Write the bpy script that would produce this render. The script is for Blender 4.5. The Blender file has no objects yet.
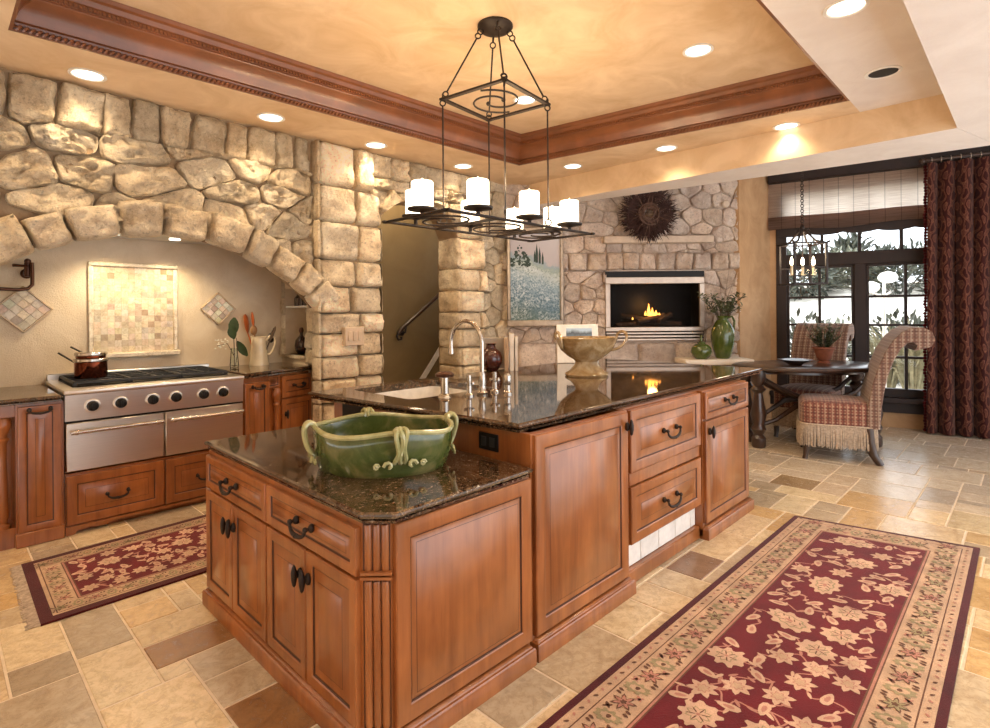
import bpy, bmesh, math, random
from math import sin, cos, pi, radians, sqrt, atan2, hypot
from mathutils import Vector, Matrix, noise

# ------------------------------------------------------------------ camera, world, lights, exposure
sc = bpy.context.scene
COL = sc.collection
W_PX, H_PX = 990, 728
F_PX, CY_PX, H_CAM = 553.3, 312.0, 1.42
YAW, ROLL = radians(44.26), radians(0.45)
cam_d = bpy.data.cameras.new('camera')
cam_d.sensor_fit = 'HORIZONTAL'
cam_d.sensor_width = 36.0
cam_d.lens = 36.0 * F_PX / W_PX
cam_d.shift_x = 0.0
cam_d.shift_y = -(H_PX / 2 - CY_PX) / W_PX
cam_d.clip_start = 0.02
cam = bpy.data.objects.new('camera', cam_d)
COL.objects.link(cam)
FWD = Vector((cos(YAW), sin(YAW), 0))
RGT = Vector((sin(YAW), -cos(YAW), 0))
UPV = Vector((0, 0, 1))
_r = RGT * cos(-ROLL) + UPV * sin(-ROLL)
_u = -RGT * sin(-ROLL) + UPV * cos(-ROLL)
_m = Matrix((( _r.x, _u.x, -FWD.x, 0), (_r.y, _u.y, -FWD.y, 0), (_r.z, _u.z, -FWD.z, H_CAM), (0, 0, 0, 1)))
cam.matrix_world = _m
sc.camera = cam

sc.view_settings.view_transform = 'Standard'
sc.view_settings.look = 'None'
sc.view_settings.exposure = 0.18
sc.view_settings.gamma = 1.0
sc.view_settings.use_curve_mapping = False
sc.cycles.use_denoising = True
sc.cycles.max_bounces = 8

world = bpy.data.worlds.new('sky')
sc.world = world
world.use_nodes = True
_bg = world.node_tree.nodes['Background']
_bg.inputs[0].default_value = (0.93, 0.96, 1.0, 1)
_bg.inputs[1].default_value = 3.0

def light(name, kind, loc, energy, color=(1, .78, .5), size=.1, rot=None, spot=None, blend=.5, parent=None):
    d = bpy.data.lights.new(name, kind)
    d.energy = energy
    d.color = color
    if kind == 'AREA':
        d.size = size
    elif kind == 'SUN':
        d.angle = size
    else:
        d.shadow_soft_size = size
    if spot:
        d.spot_size = spot
        d.spot_blend = blend
    o = bpy.data.objects.new(name, d)
    COL.objects.link(o)
    o.location = loc
    if rot:
        o.rotation_euler = rot
    return o

E_CAN = 60.0
E_CANDLE = 6.0
light('sun', 'SUN', (12, 4, 8), 5.0, (1, .95, .88), radians(2), rot=(radians(48), 0, radians(150)))

# ------------------------------------------------------------------ frames
def DL(dep, lat, z=0.0):
    return Vector((FWD.x * dep + RGT.x * lat, FWD.y * dep + RGT.y * lat, z))

def frame(o, rz):
    return Matrix.Translation(Vector(o)) @ Matrix.Rotation(rz, 4, 'Z')

RZ_FW = atan2(RGT.y, RGT.x)
FW = frame(DL(6.65, 0), RZ_FW)                    # fireplace wall: x = lateral, y = away from the room
P0 = Vector((7.790, 2.509, 0))
RZ_WW = atan2(-0.97624, 0.21669)
WW = frame(P0, RZ_WW)                             # window wall: x = along wall, y = outward

# ------------------------------------------------------------------ mesh builder
def nz(x, y, z):
    return noise.noise(Vector((x, y, z)))

class MB:
    def __init__(s, m=None):
        s.v, s.f, s.mi, s.c = [], [], [], []
        s.m = m.copy() if m else Matrix.Identity(4)
        s.col = None
        s.mat = 0
        s.usecol = False
    def add(s, vs, fs, mat=None, cols=None):
        n = len(s.v)
        m = s.m
        for p in vs:
            s.v.append(m @ Vector(p))
        c = s.col or (1, 1, 1)
        if s.col or cols:
            s.usecol = True
        s.c.extend(cols if cols else [c] * len(vs))
        mt = s.mat if mat is None else mat
        for f in fs:
            s.f.append([i + n for i in f])
            s.mi.append(mt)
        return s
    def addm(s, vs, fs, mats):
        n = len(s.v)
        for p in vs:
            s.v.append(s.m @ Vector(p))
        s.c.extend([s.col or (1, 1, 1)] * len(vs))
        for f, mt in zip(fs, mats):
            s.f.append([i + n for i in f])
            s.mi.append(mt)
    def box(s, x0, y0, z0, x1, y1, z1, b=0.0, mat=None, seg=1):
        if x1 < x0: x0, x1 = x1, x0
        if y1 < y0: y0, y1 = y1, y0
        if z1 < z0: z0, z1 = z1, z0
        if b <= 0:
            vs = [(x0, y0, z0), (x1, y0, z0), (x1, y1, z0), (x0, y1, z0), (x0, y0, z1), (x1, y0, z1), (x1, y1, z1), (x0, y1, z1)]
            fs = [(3, 2, 1, 0), (4, 5, 6, 7), (0, 1, 5, 4), (1, 2, 6, 5), (2, 3, 7, 6), (3, 0, 4, 7)]
            return s.add(vs, fs, mat)
        bm = bmesh.new()
        bmesh.ops.create_cube(bm, size=1)
        for v in bm.verts:
            v.co = Vector(((x0 + x1) / 2 + v.co.x * (x1 - x0), (y0 + y1) / 2 + v.co.y * (y1 - y0), (z0 + z1) / 2 + v.co.z * (z1 - z0)))
        b = min(b, .45 * min(x1 - x0, y1 - y0, z1 - z0))
        bmesh.ops.bevel(bm, geom=bm.edges[:], offset=b, segments=seg, profile=.5, affect='EDGES')
        s.frombm(bm, mat)
        return s
    def frombm(s, bm, mat=None):
        bm.verts.ensure_lookup_table()
        bm.verts.index_update()
        s.add([v.co.copy() for v in bm.verts], [[v.index for v in f.verts] for f in bm.faces], mat)
        bm.free()
    def quad(s, a, b, c, d, mat=None):
        return s.add([a, b, c, d], [(0, 1, 2, 3)], mat)
    def grid(s, fn, nu, nv, mat=None, closeu=False, closev=False):
        vs = [fn(i / (nu if closeu else nu - 1), j / (nv if closev else nv - 1)) for i in range(nu) for j in range(nv)]
        fs = []
        for i in range(nu if closeu else nu - 1):
            for j in range(nv if closev else nv - 1):
                a, b = i, (i + 1) % nu
                c, d = j, (j + 1) % nv
                fs.append((a * nv + c, b * nv + c, b * nv + d, a * nv + d))
        return s.add(vs, fs, mat)
    def prism(s, poly, z0, z1, mat=None, top=True, bottom=True):
        n = len(poly)
        vs = [(p[0], p[1], z0) for p in poly] + [(p[0], p[1], z1) for p in poly]
        fs = [(i, (i + 1) % n, n + (i + 1) % n, n + i) for i in range(n)]
        if top: fs.append(tuple(range(n, 2 * n)))
        if bottom: fs.append(tuple(range(n - 1, -1, -1)))
        return s.add(vs, fs, mat)
    def lathe(s, prof, c=(0, 0, 0), n=24, axis=None, mat=None, sx=1.0, sy=1.0, close=True, a0=0.0):
        M = axis or Matrix.Identity(4)
        c = Vector(c)
        vs, fs = [], []
        k = len(prof)
        for i in range(n):
            t = a0 + 2 * pi * i / n
            for r, z in prof:
                vs.append(c + M @ Vector((r * cos(t) * sx, r * sin(t) * sy, z)))
        for i in range(n):
            j = (i + 1) % n
            for q in range(k - 1):
                fs.append((i * k + q, j * k + q, j * k + q + 1, i * k + q + 1))
        if close:
            if prof[0][0] > 1e-5: fs.append(tuple(i * k for i in range(n - 1, -1, -1)))
            if prof[-1][0] > 1e-5: fs.append(tuple(i * k + k - 1 for i in range(n)))
        return s.add(vs, fs, mat)
    def cyl(s, a, b, r, n=14, mat=None, r2=None):
        a, b = Vector(a), Vector(b)
        return s.tube([a, b], [r, r if r2 is None else r2], n, mat)
    def tube(s, pts, r, n=8, mat=None, closed=False, flat=None):
        pts = [Vector(p) for p in pts]
        k = len(pts)
        rr = r if isinstance(r, (list, tuple)) else [r] * k
        vs, fs = [], []
        prev = None
        for i, p in enumerate(pts):
            if closed:
                t = pts[(i + 1) % k] - pts[i - 1]
            else:
                t = pts[min(i + 1, k - 1)] - pts[max(i - 1, 0)]
            if t.length < 1e-9: t = Vector((0, 0, 1))
            t.normalize()
            if prev is None:
                ref = Vector((0, 0, 1)) if abs(t.z) < .9 else Vector((1, 0, 0))
                nrm = t.cross(ref).normalized()
            else:
                nrm = (prev - t * prev.dot(t))
                nrm = nrm.normalized() if nrm.length > 1e-6 else t.orthogonal().normalized()
            prev = nrm
            bn = t.cross(nrm)
            for j in range(n):
                a = 2 * pi * j / n
                vs.append(p + (nrm * cos(a) + bn * sin(a) * (flat or 1)) * rr[i])
        for i in range(k if closed else k - 1):
            i2 = (i + 1) % k
            for j in range(n):
                j2 = (j + 1) % n
                fs.append((i * n + j, i * n + j2, i2 * n + j2, i2 * n + j))
        if not closed:
            fs.append(tuple(range(n - 1, -1, -1)))
            fs.append(tuple(range((k - 1) * n, k * n)))
        return s.add(vs, fs, mat)
    def ball(s, c, rx, ry=None, rz=None, n=14, m=8, mat=None, rot=None):
        ry = rx if ry is None else ry
        rz = rx if rz is None else rz
        prof = [(sin(pi * i / m), -cos(pi * i / m)) for i in range(m + 1)]
        prof[0] = (1e-6, -1); prof[-1] = (1e-6, 1)
        M = (rot or Matrix.Identity(4)) @ Matrix.Diagonal((rx, ry, rz, 1))
        return s.lathe(prof, c, n, M, mat)
    def ring(s, c, R, r, axis=(0, 0, 1), n=20, k=6, mat=None):
        a = Vector(axis).normalized()
        e = a.orthogonal().normalized()
        f = a.cross(e)
        c = Vector(c)
        return s.tube([c + (e * cos(2 * pi * i / n) + f * sin(2 * pi * i / n)) * R for i in range(n)], r, k, mat, closed=True)
    def panel(s, o, u, nrm, w, h, t=.02, fr=.055, mat=0, dark=1, raised=True, up=(0, 0, 1), bead=.05):
        """raised-panel door: o = lower corner on the front plane's back, u = direction, nrm = outward"""
        o, u, nrm, up = Vector(o), Vector(u).normalized(), Vector(nrm).normalized(), Vector(up)
        rings = [(0, 0, dark), (0, t - .004, mat), (.004, t, mat), (fr - .010, t, mat), (fr - .004, t - .004, mat), (fr - .002, t - .008, dark), (fr + .002, t - .009, dark)]
        if raised:
            rings += [(fr + .006, t - .009, mat), (fr + bead - .002, t - .0035, mat), (fr + bead, t - .0030, dark), (fr + bead + .003, t - .001, mat)]
        else:
            rings += [(fr + .010, t - .012, mat)]
        mn = min(w, h) / 2 - .004
        rr = []
        for q, d, mt in rings:
            rr.append((min(q, mn), d, mt))
        vs, fs, ms = [], [], []
        for q, d, mt in rr:
            for (a, b) in ((q, q), (w - q, q), (w - q, h - q), (q, h - q)):
                vs.append(o + u * a + up * b + nrm * d)
        for i in range(len(rr) - 1):
            for j in range(4):
                j2 = (j + 1) % 4
                fs.append((i * 4 + j, i * 4 + j2, i * 4 + 4 + j2, i * 4 + 4 + j))
                ms.append(rr[i + 1][2])
        k = (len(rr) - 1) * 4
        fs.append((k, k + 1, k + 2, k + 3)); ms.append(mat)
        fs.append((3, 2, 1, 0)); ms.append(mat)
        s.addm(vs, fs, ms)
        return s
    def slab(s, outline, z0, z1, prof, holes=(), mat=None):
        """worktop: outline ccw 2D, prof = [(inset, z)] bottom to top, holes = list of outlines"""
        n = len(outline)
        pts = [Vector((p[0], p[1])) for p in outline]
        def inset(q):
            out = []
            for i in range(n):
                a, b, c = pts[i - 1], pts[i], pts[(i + 1) % n]
                d1 = (b - a).normalized(); d2 = (c - b).normalized()
                n1 = Vector((-d1.y, d1.x)); n2 = Vector((-d2.y, d2.x))
                k = (n1 + n2); k = k / max(1e-6, k.dot(n1))
                out.append(b + k * q)
            return out
        L = [[(p.x, p.y, z) for p in inset(q)] for q, z in prof]
        vs = [p for l in L for p in l]
        fs = []
        for i in range(len(L) - 1):
            for j in range(n):
                fs.append((i * n + j, i * n + (j + 1) % n, (i + 1) * n + (j + 1) % n, (i + 1) * n + j))
        s.add(vs, fs, mat)
        for l, z in ((L[-1], prof[-1][1]), (L[0], prof[0][1])):
            bm = bmesh.new()
            es = []
            for loop in [l] + [[(p[0], p[1], z) for p in h] for h in holes]:
                vv = [bm.verts.new(p) for p in loop]
                for i in range(len(vv)):
                    es.append(bm.edges.new((vv[i], vv[(i + 1) % len(vv)])))
            bmesh.ops.triangle_fill(bm, use_beauty=True, edges=es)
            s.frombm(bm, mat)
        for h in holes:
            k = len(h)
            s.add([(p[0], p[1], prof[0][1]) for p in h] + [(p[0], p[1], prof[-1][1]) for p in h],
                  [(i, (i + 1) % k, k + (i + 1) % k, k + i) for i in range(k)], mat)
        return s
    def wall(s, outline, holes, P, th, mat=0, hmat=1, skip=()):
        """outline/holes in (u,v); P(u,v,d) maps to 3D; th = thickness along d"""
        for d in (0, th):
            bm = bmesh.new()
            es = []
            for loop in [outline] + list(holes):
                vv = [bm.verts.new((p[0], p[1], 0)) for p in loop]
                for i in range(len(vv)):
                    es.append(bm.edges.new((vv[i], vv[(i + 1) % len(vv)])))
            bmesh.ops.triangle_fill(bm, use_beauty=True, edges=es)
            bm.verts.index_update()
            vs = [P(v.co.x, v.co.y, d) for v in bm.verts]
            fs = [[v.index for v in f.verts] for f in bm.faces]
            bm.free()
            s.add(vs, fs, mat)
        for li, loop in enumerate([outline] + list(holes)):
            k = len(loop)
            for i in range(k):
                if (li, i) in skip: continue
                a, b = loop[i], loop[(i + 1) % k]
                s.add([P(a[0], a[1], 0), P(b[0], b[1], 0), P(b[0], b[1], th), P(a[0], a[1], th)], [(0, 1, 2, 3)], mat if li == 0 else hmat)
        return s
    def build(s, name, mats, parent=None, local=False, angle=38, recalc=True):
        me = bpy.data.meshes.new(name)
        if parent is not None and not local:
            T = parent
            while T.parent: T = T.parent
            inv = TM[T.name].inverted()
            vs = [inv @ v for v in s.v]
        else:
            vs = s.v
        me.from_pydata([tuple(v) for v in vs], [], s.f)
        mats = mats if isinstance(mats, (list, tuple)) else [mats]
        for m in mats:
            me.materials.append(m)
        me.polygons.foreach_set('material_index', [min(i, len(mats) - 1) for i in s.mi])
        if s.usecol:
            at = me.attributes.new('tint', 'FLOAT_COLOR', 'POINT')
            at.data.foreach_set('color', [x for c in s.c for x in (c[0], c[1], c[2], 1.0)])
        if recalc:
            bm = bmesh.new(); bm.from_mesh(me)
            bmesh.ops.recalc_face_normals(bm, faces=bm.faces[:])
            bm.to_mesh(me); bm.free()
        me.polygons.foreach_set('use_smooth', [True] * len(me.polygons))
        me.set_sharp_from_angle(angle=radians(angle))
        me.update()
        o = bpy.data.objects.new(name, me)
        COL.objects.link(o)
        if parent is not None:
            o.parent = parent
        return o

TM = {}
def thing(name, label, cat, loc=(0, 0, 0), rz=0.0, group=None):
    o = bpy.data.objects.new(name, None)
    o.empty_display_size = .05
    COL.objects.link(o)
    o.location = loc
    o.rotation_euler = (0, 0, rz)
    TM[o.name] = frame(loc, rz)
    o['label'] = label; o['category'] = cat
    if group: o['group'] = group
    return o
def tag(o, label, cat, group=None):
    o['label'] = label; o['category'] = cat
    if group: o['group'] = group
    return o
def struct(o, label=None):
    o['kind'] = 'structure'
    if label: o['label'] = label
    return o
def solo(mb, name, mats, label, cat, loc, rz=0.0, group=None, **k):
    """a thing that is one mesh, with its origin at its base"""
    M = frame(loc, rz)
    inv = M.inverted()
    mb.v = [inv @ v for v in mb.v]
    o = mb.build(name, mats, None, True, **k)
    o.location = loc; o.rotation_euler = (0, 0, rz)
    return tag(o, label, cat, group)

# ------------------------------------------------------------------ materials
class NT:
    def __init__(s, name):
        s.m = bpy.data.materials.new(name)
        s.m.use_nodes = True
        s.t = s.m.node_tree
        s.b = s.t.nodes['Principled BSDF']
        s.out = s.t.nodes['Material Output']
    def n(s, typ, **k):
        x = s.t.nodes.new(typ)
        for a, v in k.items(): setattr(x, a, v)
        return x
    def l(s, a, b): s.t.links.new(a, b)
    def coord(s, scale=(1, 1, 1), kind='Object', rot=(0, 0, 0)):
        c = s.n('ShaderNodeTexCoord'); mp = s.n('ShaderNodeMapping')
        mp.inputs['Scale'].default_value = scale
        mp.inputs['Rotation'].default_value = rot
        s.l(c.outputs[kind], mp.inputs[0])
        return mp.outputs[0]
    def geo(s, scale=(1, 1, 1)):
        c = s.n('ShaderNodeNewGeometry'); mp = s.n('ShaderNodeMapping')
        mp.inputs['Scale'].default_value = scale
        s.l(c.outputs['Position'], mp.inputs[0])
        return mp.outputs[0]
    def noise(s, vec, scale, detail=4, rough=.55, dist=0.0):
        x = s.n('ShaderNodeTexNoise')
        x.inputs['Scale'].default_value = scale; x.inputs['Detail'].default_value = detail
        x.inputs['Roughness'].default_value = rough; x.inputs['Distortion'].default_value = dist
        s.l(vec, x.inputs['Vector'])
        return x.outputs['Fac']
    def voro(s, vec, scale, feature='F1'):
        x = s.n('ShaderNodeTexVoronoi', feature=feature)
        x.inputs['Scale'].default_value = scale
        s.l(vec, x.inputs['Vector'])
        return x
    def ramp(s, fac, stops, interp='LINEAR'):
        x = s.n('ShaderNodeValToRGB')
        x.color_ramp.interpolation = interp
        e = x.color_ramp.elements
        while len(e) < len(stops): e.new(.5)
        for i, (p, c) in enumerate(stops):
            e[i].position = p
            e[i].color = (c[0], c[1], c[2], 1) if not isinstance(c, (int, float)) else (c, c, c, 1)
        s.l(fac, x.inputs[0])
        return x.outputs[0]
    def mix(s, a, b, fac, mode='MIX'):
        x = s.n('ShaderNodeMix', data_type='RGBA', blend_type=mode)
        for v, i in ((fac, 0), (a, 6), (b, 7)):
            if hasattr(v, 'links'): s.l(v, x.inputs[i])
            elif isinstance(v, (int, float)): x.inputs[i].default_value = v
            else: x.inputs[i].default_value = (v[0], v[1], v[2], 1)
        return x.outputs[2]
    def math(s, op, a, b=None):
        x = s.n('ShaderNodeMath', operation=op)
        for v, i in ((a, 0), (b, 1)):
            if v is None: continue
            if hasattr(v, 'links'): s.l(v, x.inputs[i])
            else: x.inputs[i].default_value = v
        return x.outputs[0]
    def sep(s, vec):
        x = s.n('ShaderNodeSeparateXYZ'); s.l(vec, x.inputs[0]); return x.outputs
    def attr(s, name='tint'):
        return s.n('ShaderNodeAttribute', attribute_name=name).outputs['Color']
    def bump(s, h, strength=.3, dist=.01):
        x = s.n('ShaderNodeBump')
        x.inputs['Strength'].default_value = strength; x.inputs['Distance'].default_value = dist
        s.l(h, x.inputs['Height']); s.l(x.outputs[0], s.b.inputs['Normal'])
    def base(s, c):
        if hasattr(c, 'links'): s.l(c, s.b.inputs['Base Color'])
        else: s.b.inputs['Base Color'].default_value = (c[0], c[1], c[2], 1)
    def set(s, rough=.5, metal=0.0, spec=None, coat=None, sheen=None, trans=None, ior=None):
        i = s.b.inputs
        if hasattr(rough, 'links'): s.l(rough, i['Roughness'])
        else: i['Roughness'].default_value = rough
        i['Metallic'].default_value = metal
        if spec is not None: i['Specular IOR Level'].default_value = spec
        if coat: i['Coat Weight'].default_value = coat; i['Coat Roughness'].default_value = .15
        if sheen: i['Sheen Weight'].default_value = sheen
        if trans: i['Transmission Weight'].default_value = trans
        if ior: i['IOR'].default_value = ior
        return s.m

def plain(name, c, rough=.5, metal=0.0, var=.12, scale=14, bump=0.0, **k):
    n = NT(name)
    g = n.noise(n.coord(), scale, 4)
    lo = tuple(x * (1 - var) for x in c); hi = tuple(min(1, x * (1 + var)) for x in c)
    n.base(n.ramp(g, [(.3, lo), (.7, hi)]))
    if bump: n.bump(g, bump, .004)
    return n.set(rough, metal, **k)

def emit(name, c, strength):
    n = NT(name)
    n.base(c)
    n.b.inputs['Emission Color'].default_value = (c[0], c[1], c[2], 1)
    n.b.inputs['Emission Strength'].default_value = strength
    return n.m

def m_wood(name, c1, c2, rough=.32, coat=.25, scale=1.0, vertical=True):
    n = NT(name)
    st = (9 * scale, 9 * scale, .9 * scale) if vertical else (1.2 * scale, 1.2 * scale, 9 * scale)
    v = n.geo(st)
    a = n.noise(v, 1.6, 6, .6, .6)
    b = n.noise(n.geo((1, 1, 1)), 3.5, 3)
    c = n.ramp(a, [(.28, c2), (.62, c1)])
    c = n.mix(c, tuple(x * .55 for x in c1), n.ramp(b, [(.42, 0.0), (.75, .8)]))
    c = n.mix(c, tuple(min(1, x * 1.35) for x in c1), n.ramp(n.noise(n.geo((2.2, 2.2, 1.2)), 2.6, 3), [(.5, 0.0), (.8, .6)]))
    fine = n.noise(n.geo((60 * scale, 60 * scale, 3 * scale) if vertical else (3, 3, 60)), 3, 2)
    c = n.mix(c, c2, n.ramp(fine, [(.55, 0.0), (.85, .35)]))
    n.base(c)
    n.bump(fine, .06, .002)
    return n.set(rough, 0, coat=coat)

def m_granite():
    n = NT('granite')
    v = n.geo()
    a = n.noise(v, 30, 7, .75, .8)
    b = n.noise(v, 70, 4, .7)
    c = n.noise(v, 7, 4, .6, 1.2)
    col = n.ramp(a, [(.36, (.006, .004, .003)), (.46, (.036, .019, .010)), (.53, (.14, .075, .038)), (.60, (.024, .014, .009)), (.70, (.30, .20, .12))])
    col = n.mix(col, (.42, .32, .22), n.ramp(b, [(.58, 0.0), (.68, .8)]))
    col = n.mix(col, (.016, .010, .008), n.ramp(c, [(.48, 0.0), (.72, .6)]))
    n.base(col)
    return n.set(.045, 0, spec=1.0, ior=1.6)

def m_stone(name, dark, light_, sc_=1.0):
    n = NT(name)
    v = n.geo()
    t = n.attr()
    a = n.noise(v, 5 * sc_, 6, .65)
    b = n.noise(v, 38 * sc_, 6, .75)
    c = n.ramp(a, [(.3, dark), (.62, light_)])
    c = n.mix(c, t, 1.0, 'MULTIPLY')
    c = n.mix(c, tuple(x * .38 for x in dark), n.ramp(b, [(.52, 0.0), (.72, .7)]))
    g = n.noise(v, 130 * sc_, 4, .8)
    c = n.mix(c, tuple(x * .5 for x in dark), n.ramp(g, [(.55, 0.0), (.74, .45)]))
    c = n.mix(c, tuple(min(1, x * 1.15) for x in light_), n.ramp(g, [(.30, .6), (.45, 0.0)]))
    n.base(c)
    d = n.noise(v, 55 * sc_, 8, .8)
    n.bump(n.math('ADD', n.math('ADD', n.math('MULTIPLY', b, .7), n.math('MULTIPLY', d, .6)), n.noise(v, 16 * sc_, 6, .7)), 1.0, .035)
    return n.set(.85, 0, spec=.2)

def m_plaster(name, c1, c2, rough=.7, bs=120, bstr=.15, scale=2.2):
    n = NT(name)
    v = n.geo()
    a = n.noise(v, scale, 7, .62, .9)
    b = n.noise(v, bs, 3, .6)
    n.base(n.ramp(a, [(.32, c2), (.66, c1)]))
    n.bump(b, bstr, .006)
    return n.set(rough, 0, spec=.25)

def m_travertine():
    n = NT('travertine_tile')
    v = n.geo()
    t = n.attr()
    a = n.noise(v, 6, 8, .68, 1.4)
    b = n.noise(v, 2.2, 4, .6, 2.2)
    c = n.ramp(a, [(.25, (.62, .55, .46)), (.5, (.88, .84, .76)), (.75, (1.0, .98, .92))])
    fm = n.noise(v, 24, 8, .8, .6)
    c = n.mix(c, n.ramp(fm, [(.34, (.55, .47, .38)), (.5, (.95, .92, .88)), (.66, (1.0, 1.0, 1.0))]), 1.0, 'MULTIPLY')
    c = n.mix(c, t, 1.0, 'MULTIPLY')
    vein = n.ramp(n.math('ABSOLUTE', n.math('SUBTRACT', b, .5)), [(.0, 1.0), (.035, 0.0)])
    c = n.mix(c, (.16, .12, .085), n.math('MULTIPLY', vein, n.ramp(a, [(.45, 0.0), (.7, .5)])))
    pit = n.noise(v, 60, 3, .6)
    c = n.mix(c, (.22, .15, .09), n.ramp(pit, [(.66, 0.0), (.75, .6)]))
    n.base(c)
    n.bump(fm, .16, .006)
    return n.set(n.ramp(fm, [(.3, .32), (.7, .17)]), 0, spec=.5)

def m_steel(name='stainless_steel', c=(.72, .675, .61), rough=.32):
    n = NT(name)
    v = n.geo((2, 2, 160))
    a = n.noise(v, 3, 3)
    n.base(n.ramp(a, [(.3, tuple(x * .88 for x in c)), (.7, c)]))
    n.bump(a, .05, .001)
    return n.set(rough, 1.0)

def m_glass(name='window_glass', tint=(.97, .99, 1), ior=1.25):
    n = NT(name)
    tr = n.n('ShaderNodeBsdfTransparent'); tr.inputs[0].default_value = (*tint, 1)
    gl = n.n('ShaderNodeBsdfGlossy'); gl.inputs['Roughness'].default_value = .02
    fr = n.n('ShaderNodeFresnel'); fr.inputs[0].default_value = ior
    mx = n.n('ShaderNodeMixShader')
    n.l(fr.outputs[0], mx.inputs[0]); n.l(tr.outputs[0], mx.inputs[1]); n.l(gl.outputs[0], mx.inputs[2])
    n.l(mx.outputs[0], n.out.inputs[0])
    return n.m

def m_plaid(name, base, dark, lightc):
    n = NT(name)
    tc = n.n('ShaderNodeTexCoord')
    x, y, z = n.sep(tc.outputs['Object'])
    nx, ny, nz_ = [n.math('ABSOLUTE', q) for q in n.sep(tc.outputs['Normal'])]
    top = n.math('GREATER_THAN', nz_, n.math('MAXIMUM', nx, ny))
    side = n.math('GREATER_THAN', ny, nx)
    def sel(a, b, f):
        m = n.n('ShaderNodeMix', data_type='FLOAT')
        n.l(f, m.inputs[0]); n.l(a, m.inputs[2]); n.l(b, m.inputs[3])
        return m.outputs[0]
    u = sel(sel(y, x, side), y, top)
    v = sel(z, x, top)
    def wv(a, f, ph=0.0):
        q = n.n('ShaderNodeMath', operation='MULTIPLY_ADD')
        n.l(n.math('SINE', n.math('ADD', n.math('MULTIPLY', a, f), ph)), q.inputs[0]); q.inputs[1].default_value = .5; q.inputs[2].default_value = .5
        return q.outputs[0]
    c = n.mix(base, lightc, n.ramp(n.math('MULTIPLY', wv(u, 210), wv(v, 210)), [(.35, 0.0), (.6, .8)]))
    c = n.mix(c, dark, n.ramp(wv(u, 105), [(.72, 0.0), (.88, .55)]))
    c = n.mix(c, dark, n.ramp(wv(v, 130), [(.80, 0.0), (.93, .65)]))
    c = n.mix(c, lightc, n.ramp(wv(u, 105, 3.14), [(.86, 0.0), (.95, .55)]))
    n.base(c)
    n.bump(n.noise(tc.outputs['Object'], 300, 2), .25, .002)
    return n.set(.85, 0, sheen=.3)

def m_damask():
    n = NT('damask_curtain')
    v = n.coord((1, 1, 1))
    x, y, z = n.sep(v)
    wx = n.noise(v, 7, 3)
    x = n.math('ADD', x, n.math('MULTIPLY', n.math('SUBTRACT', wx, .5), .07))
    def S(a, f, ph=0.0):
        return n.math('SINE', n.math('ADD', n.math('MULTIPLY', a, f), ph))
    wob = n.math('MULTIPLY', S(z, 36), .55)
    a = n.math('ADD', S(x, 64), wob)
    b = n.math('MULTIPLY', S(x, 64, 1.57), S(z, 18))
    c = n.math('ADD', n.math('MULTIPLY', a, .6), n.math('MULTIPLY', b, .9))
    d = n.math('SINE', n.math('MULTIPLY', c, 4.2))
    d = n.math('ADD', n.math('MULTIPLY', d, .42), n.math('MULTIPLY', n.noise(v, 34, 4, .7), 1.05))
    col = n.ramp(d, [(.28, (.034, .005, .004)), (.55, (.070, .012, .009)), (.70, (.19, .078, .042)), (.9, (.09, .026, .017))])
    n.base(col)
    n.bump(d, .15, .003)
    return n.set(.8, 0, spec=.2, sheen=.1)

def m_woven(name, c1, c2, fx=40, fz=260):
    n = NT(name)
    v = n.coord((1, 1, 1))
    x, y, z = n.sep(v)
    a = n.noise(n.coord((3, 3, fz)), 1.0, 3)
    col = n.ramp(a, [(.35, c2), (.6, c1)])
    w = n.math('SINE', n.math('MULTIPLY', x, fx))
    col = n.mix(col, tuple(q * .45 for q in c2), n.ramp(w, [(.975, 0.0), (.997, .6)]))
    n.base(col)
    n.bump(a, .3, .003)
    m = n.set(.9, 0)
    tl = n.n('ShaderNodeBsdfTranslucent')
    n.l(col, tl.inputs[0])
    mx = n.n('ShaderNodeMixShader'); mx.inputs[0].default_value = .8
    n.l(n.b.outputs[0], mx.inputs[1]); n.l(tl.outputs[0], mx.inputs[2]); n.l(mx.outputs[0], n.out.inputs[0])
    return m

M = {}
M['wood'] = m_wood('cherry_wood', (.37, .128, .036), (.18, .052, .014), .30, .45)
M['woodh'] = m_wood('cherry_wood_rail', (.37, .128, .036), (.18, .052, .014), .30, .45, vertical=False)
M['glaze'] = plain('dark_glaze', (.060, .016, .005), .4)
M['crown'] = m_wood('crown_wood', (.24, .085, .032), (.15, .046, .016), .35, .2, .6, False)
M['granite'] = m_granite()
M['stone'] = m_stone('cream_limestone', (.52, .385, .24), (.92, .79, .59))
M['stone_fp'] = m_stone('pinkish_limestone', (.54, .40, .325), (.88, .75, .65))
M['mortar'] = m_plaster('mortar', (.38, .28, .18), (.24, .165, .10), .9, 60, .5)
M['gold_plaster'] = m_plaster('golden_plaster', (.80, .61, .405), (.64, .445, .255), .75, 140, .12, 2.6)
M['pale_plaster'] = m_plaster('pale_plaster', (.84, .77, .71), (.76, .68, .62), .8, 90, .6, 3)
M['mortar_fp'] = m_plaster('pale_mortar', (.56, .44, .35), (.42, .31, .24), .9, 60, .5)
M['tan_plaster'] = m_plaster('tan_plaster', (.56, .355, .195), (.42, .245, .12), .8, 110, .3, 3)
M['splash'] = m_plaster('backsplash_plaster', (.74, .62, .46), (.62, .49, .33), .6, 130, .6, 3)
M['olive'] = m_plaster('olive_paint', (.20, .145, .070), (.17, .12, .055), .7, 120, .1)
M['tile'] = m_travertine()
M['grout'] = plain('grout', (.66, .54, .40), .9)
M['steel'] = m_steel()
M['chrome'] = m_steel('brushed_nickel', (.58, .53, .47), .22)
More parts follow.
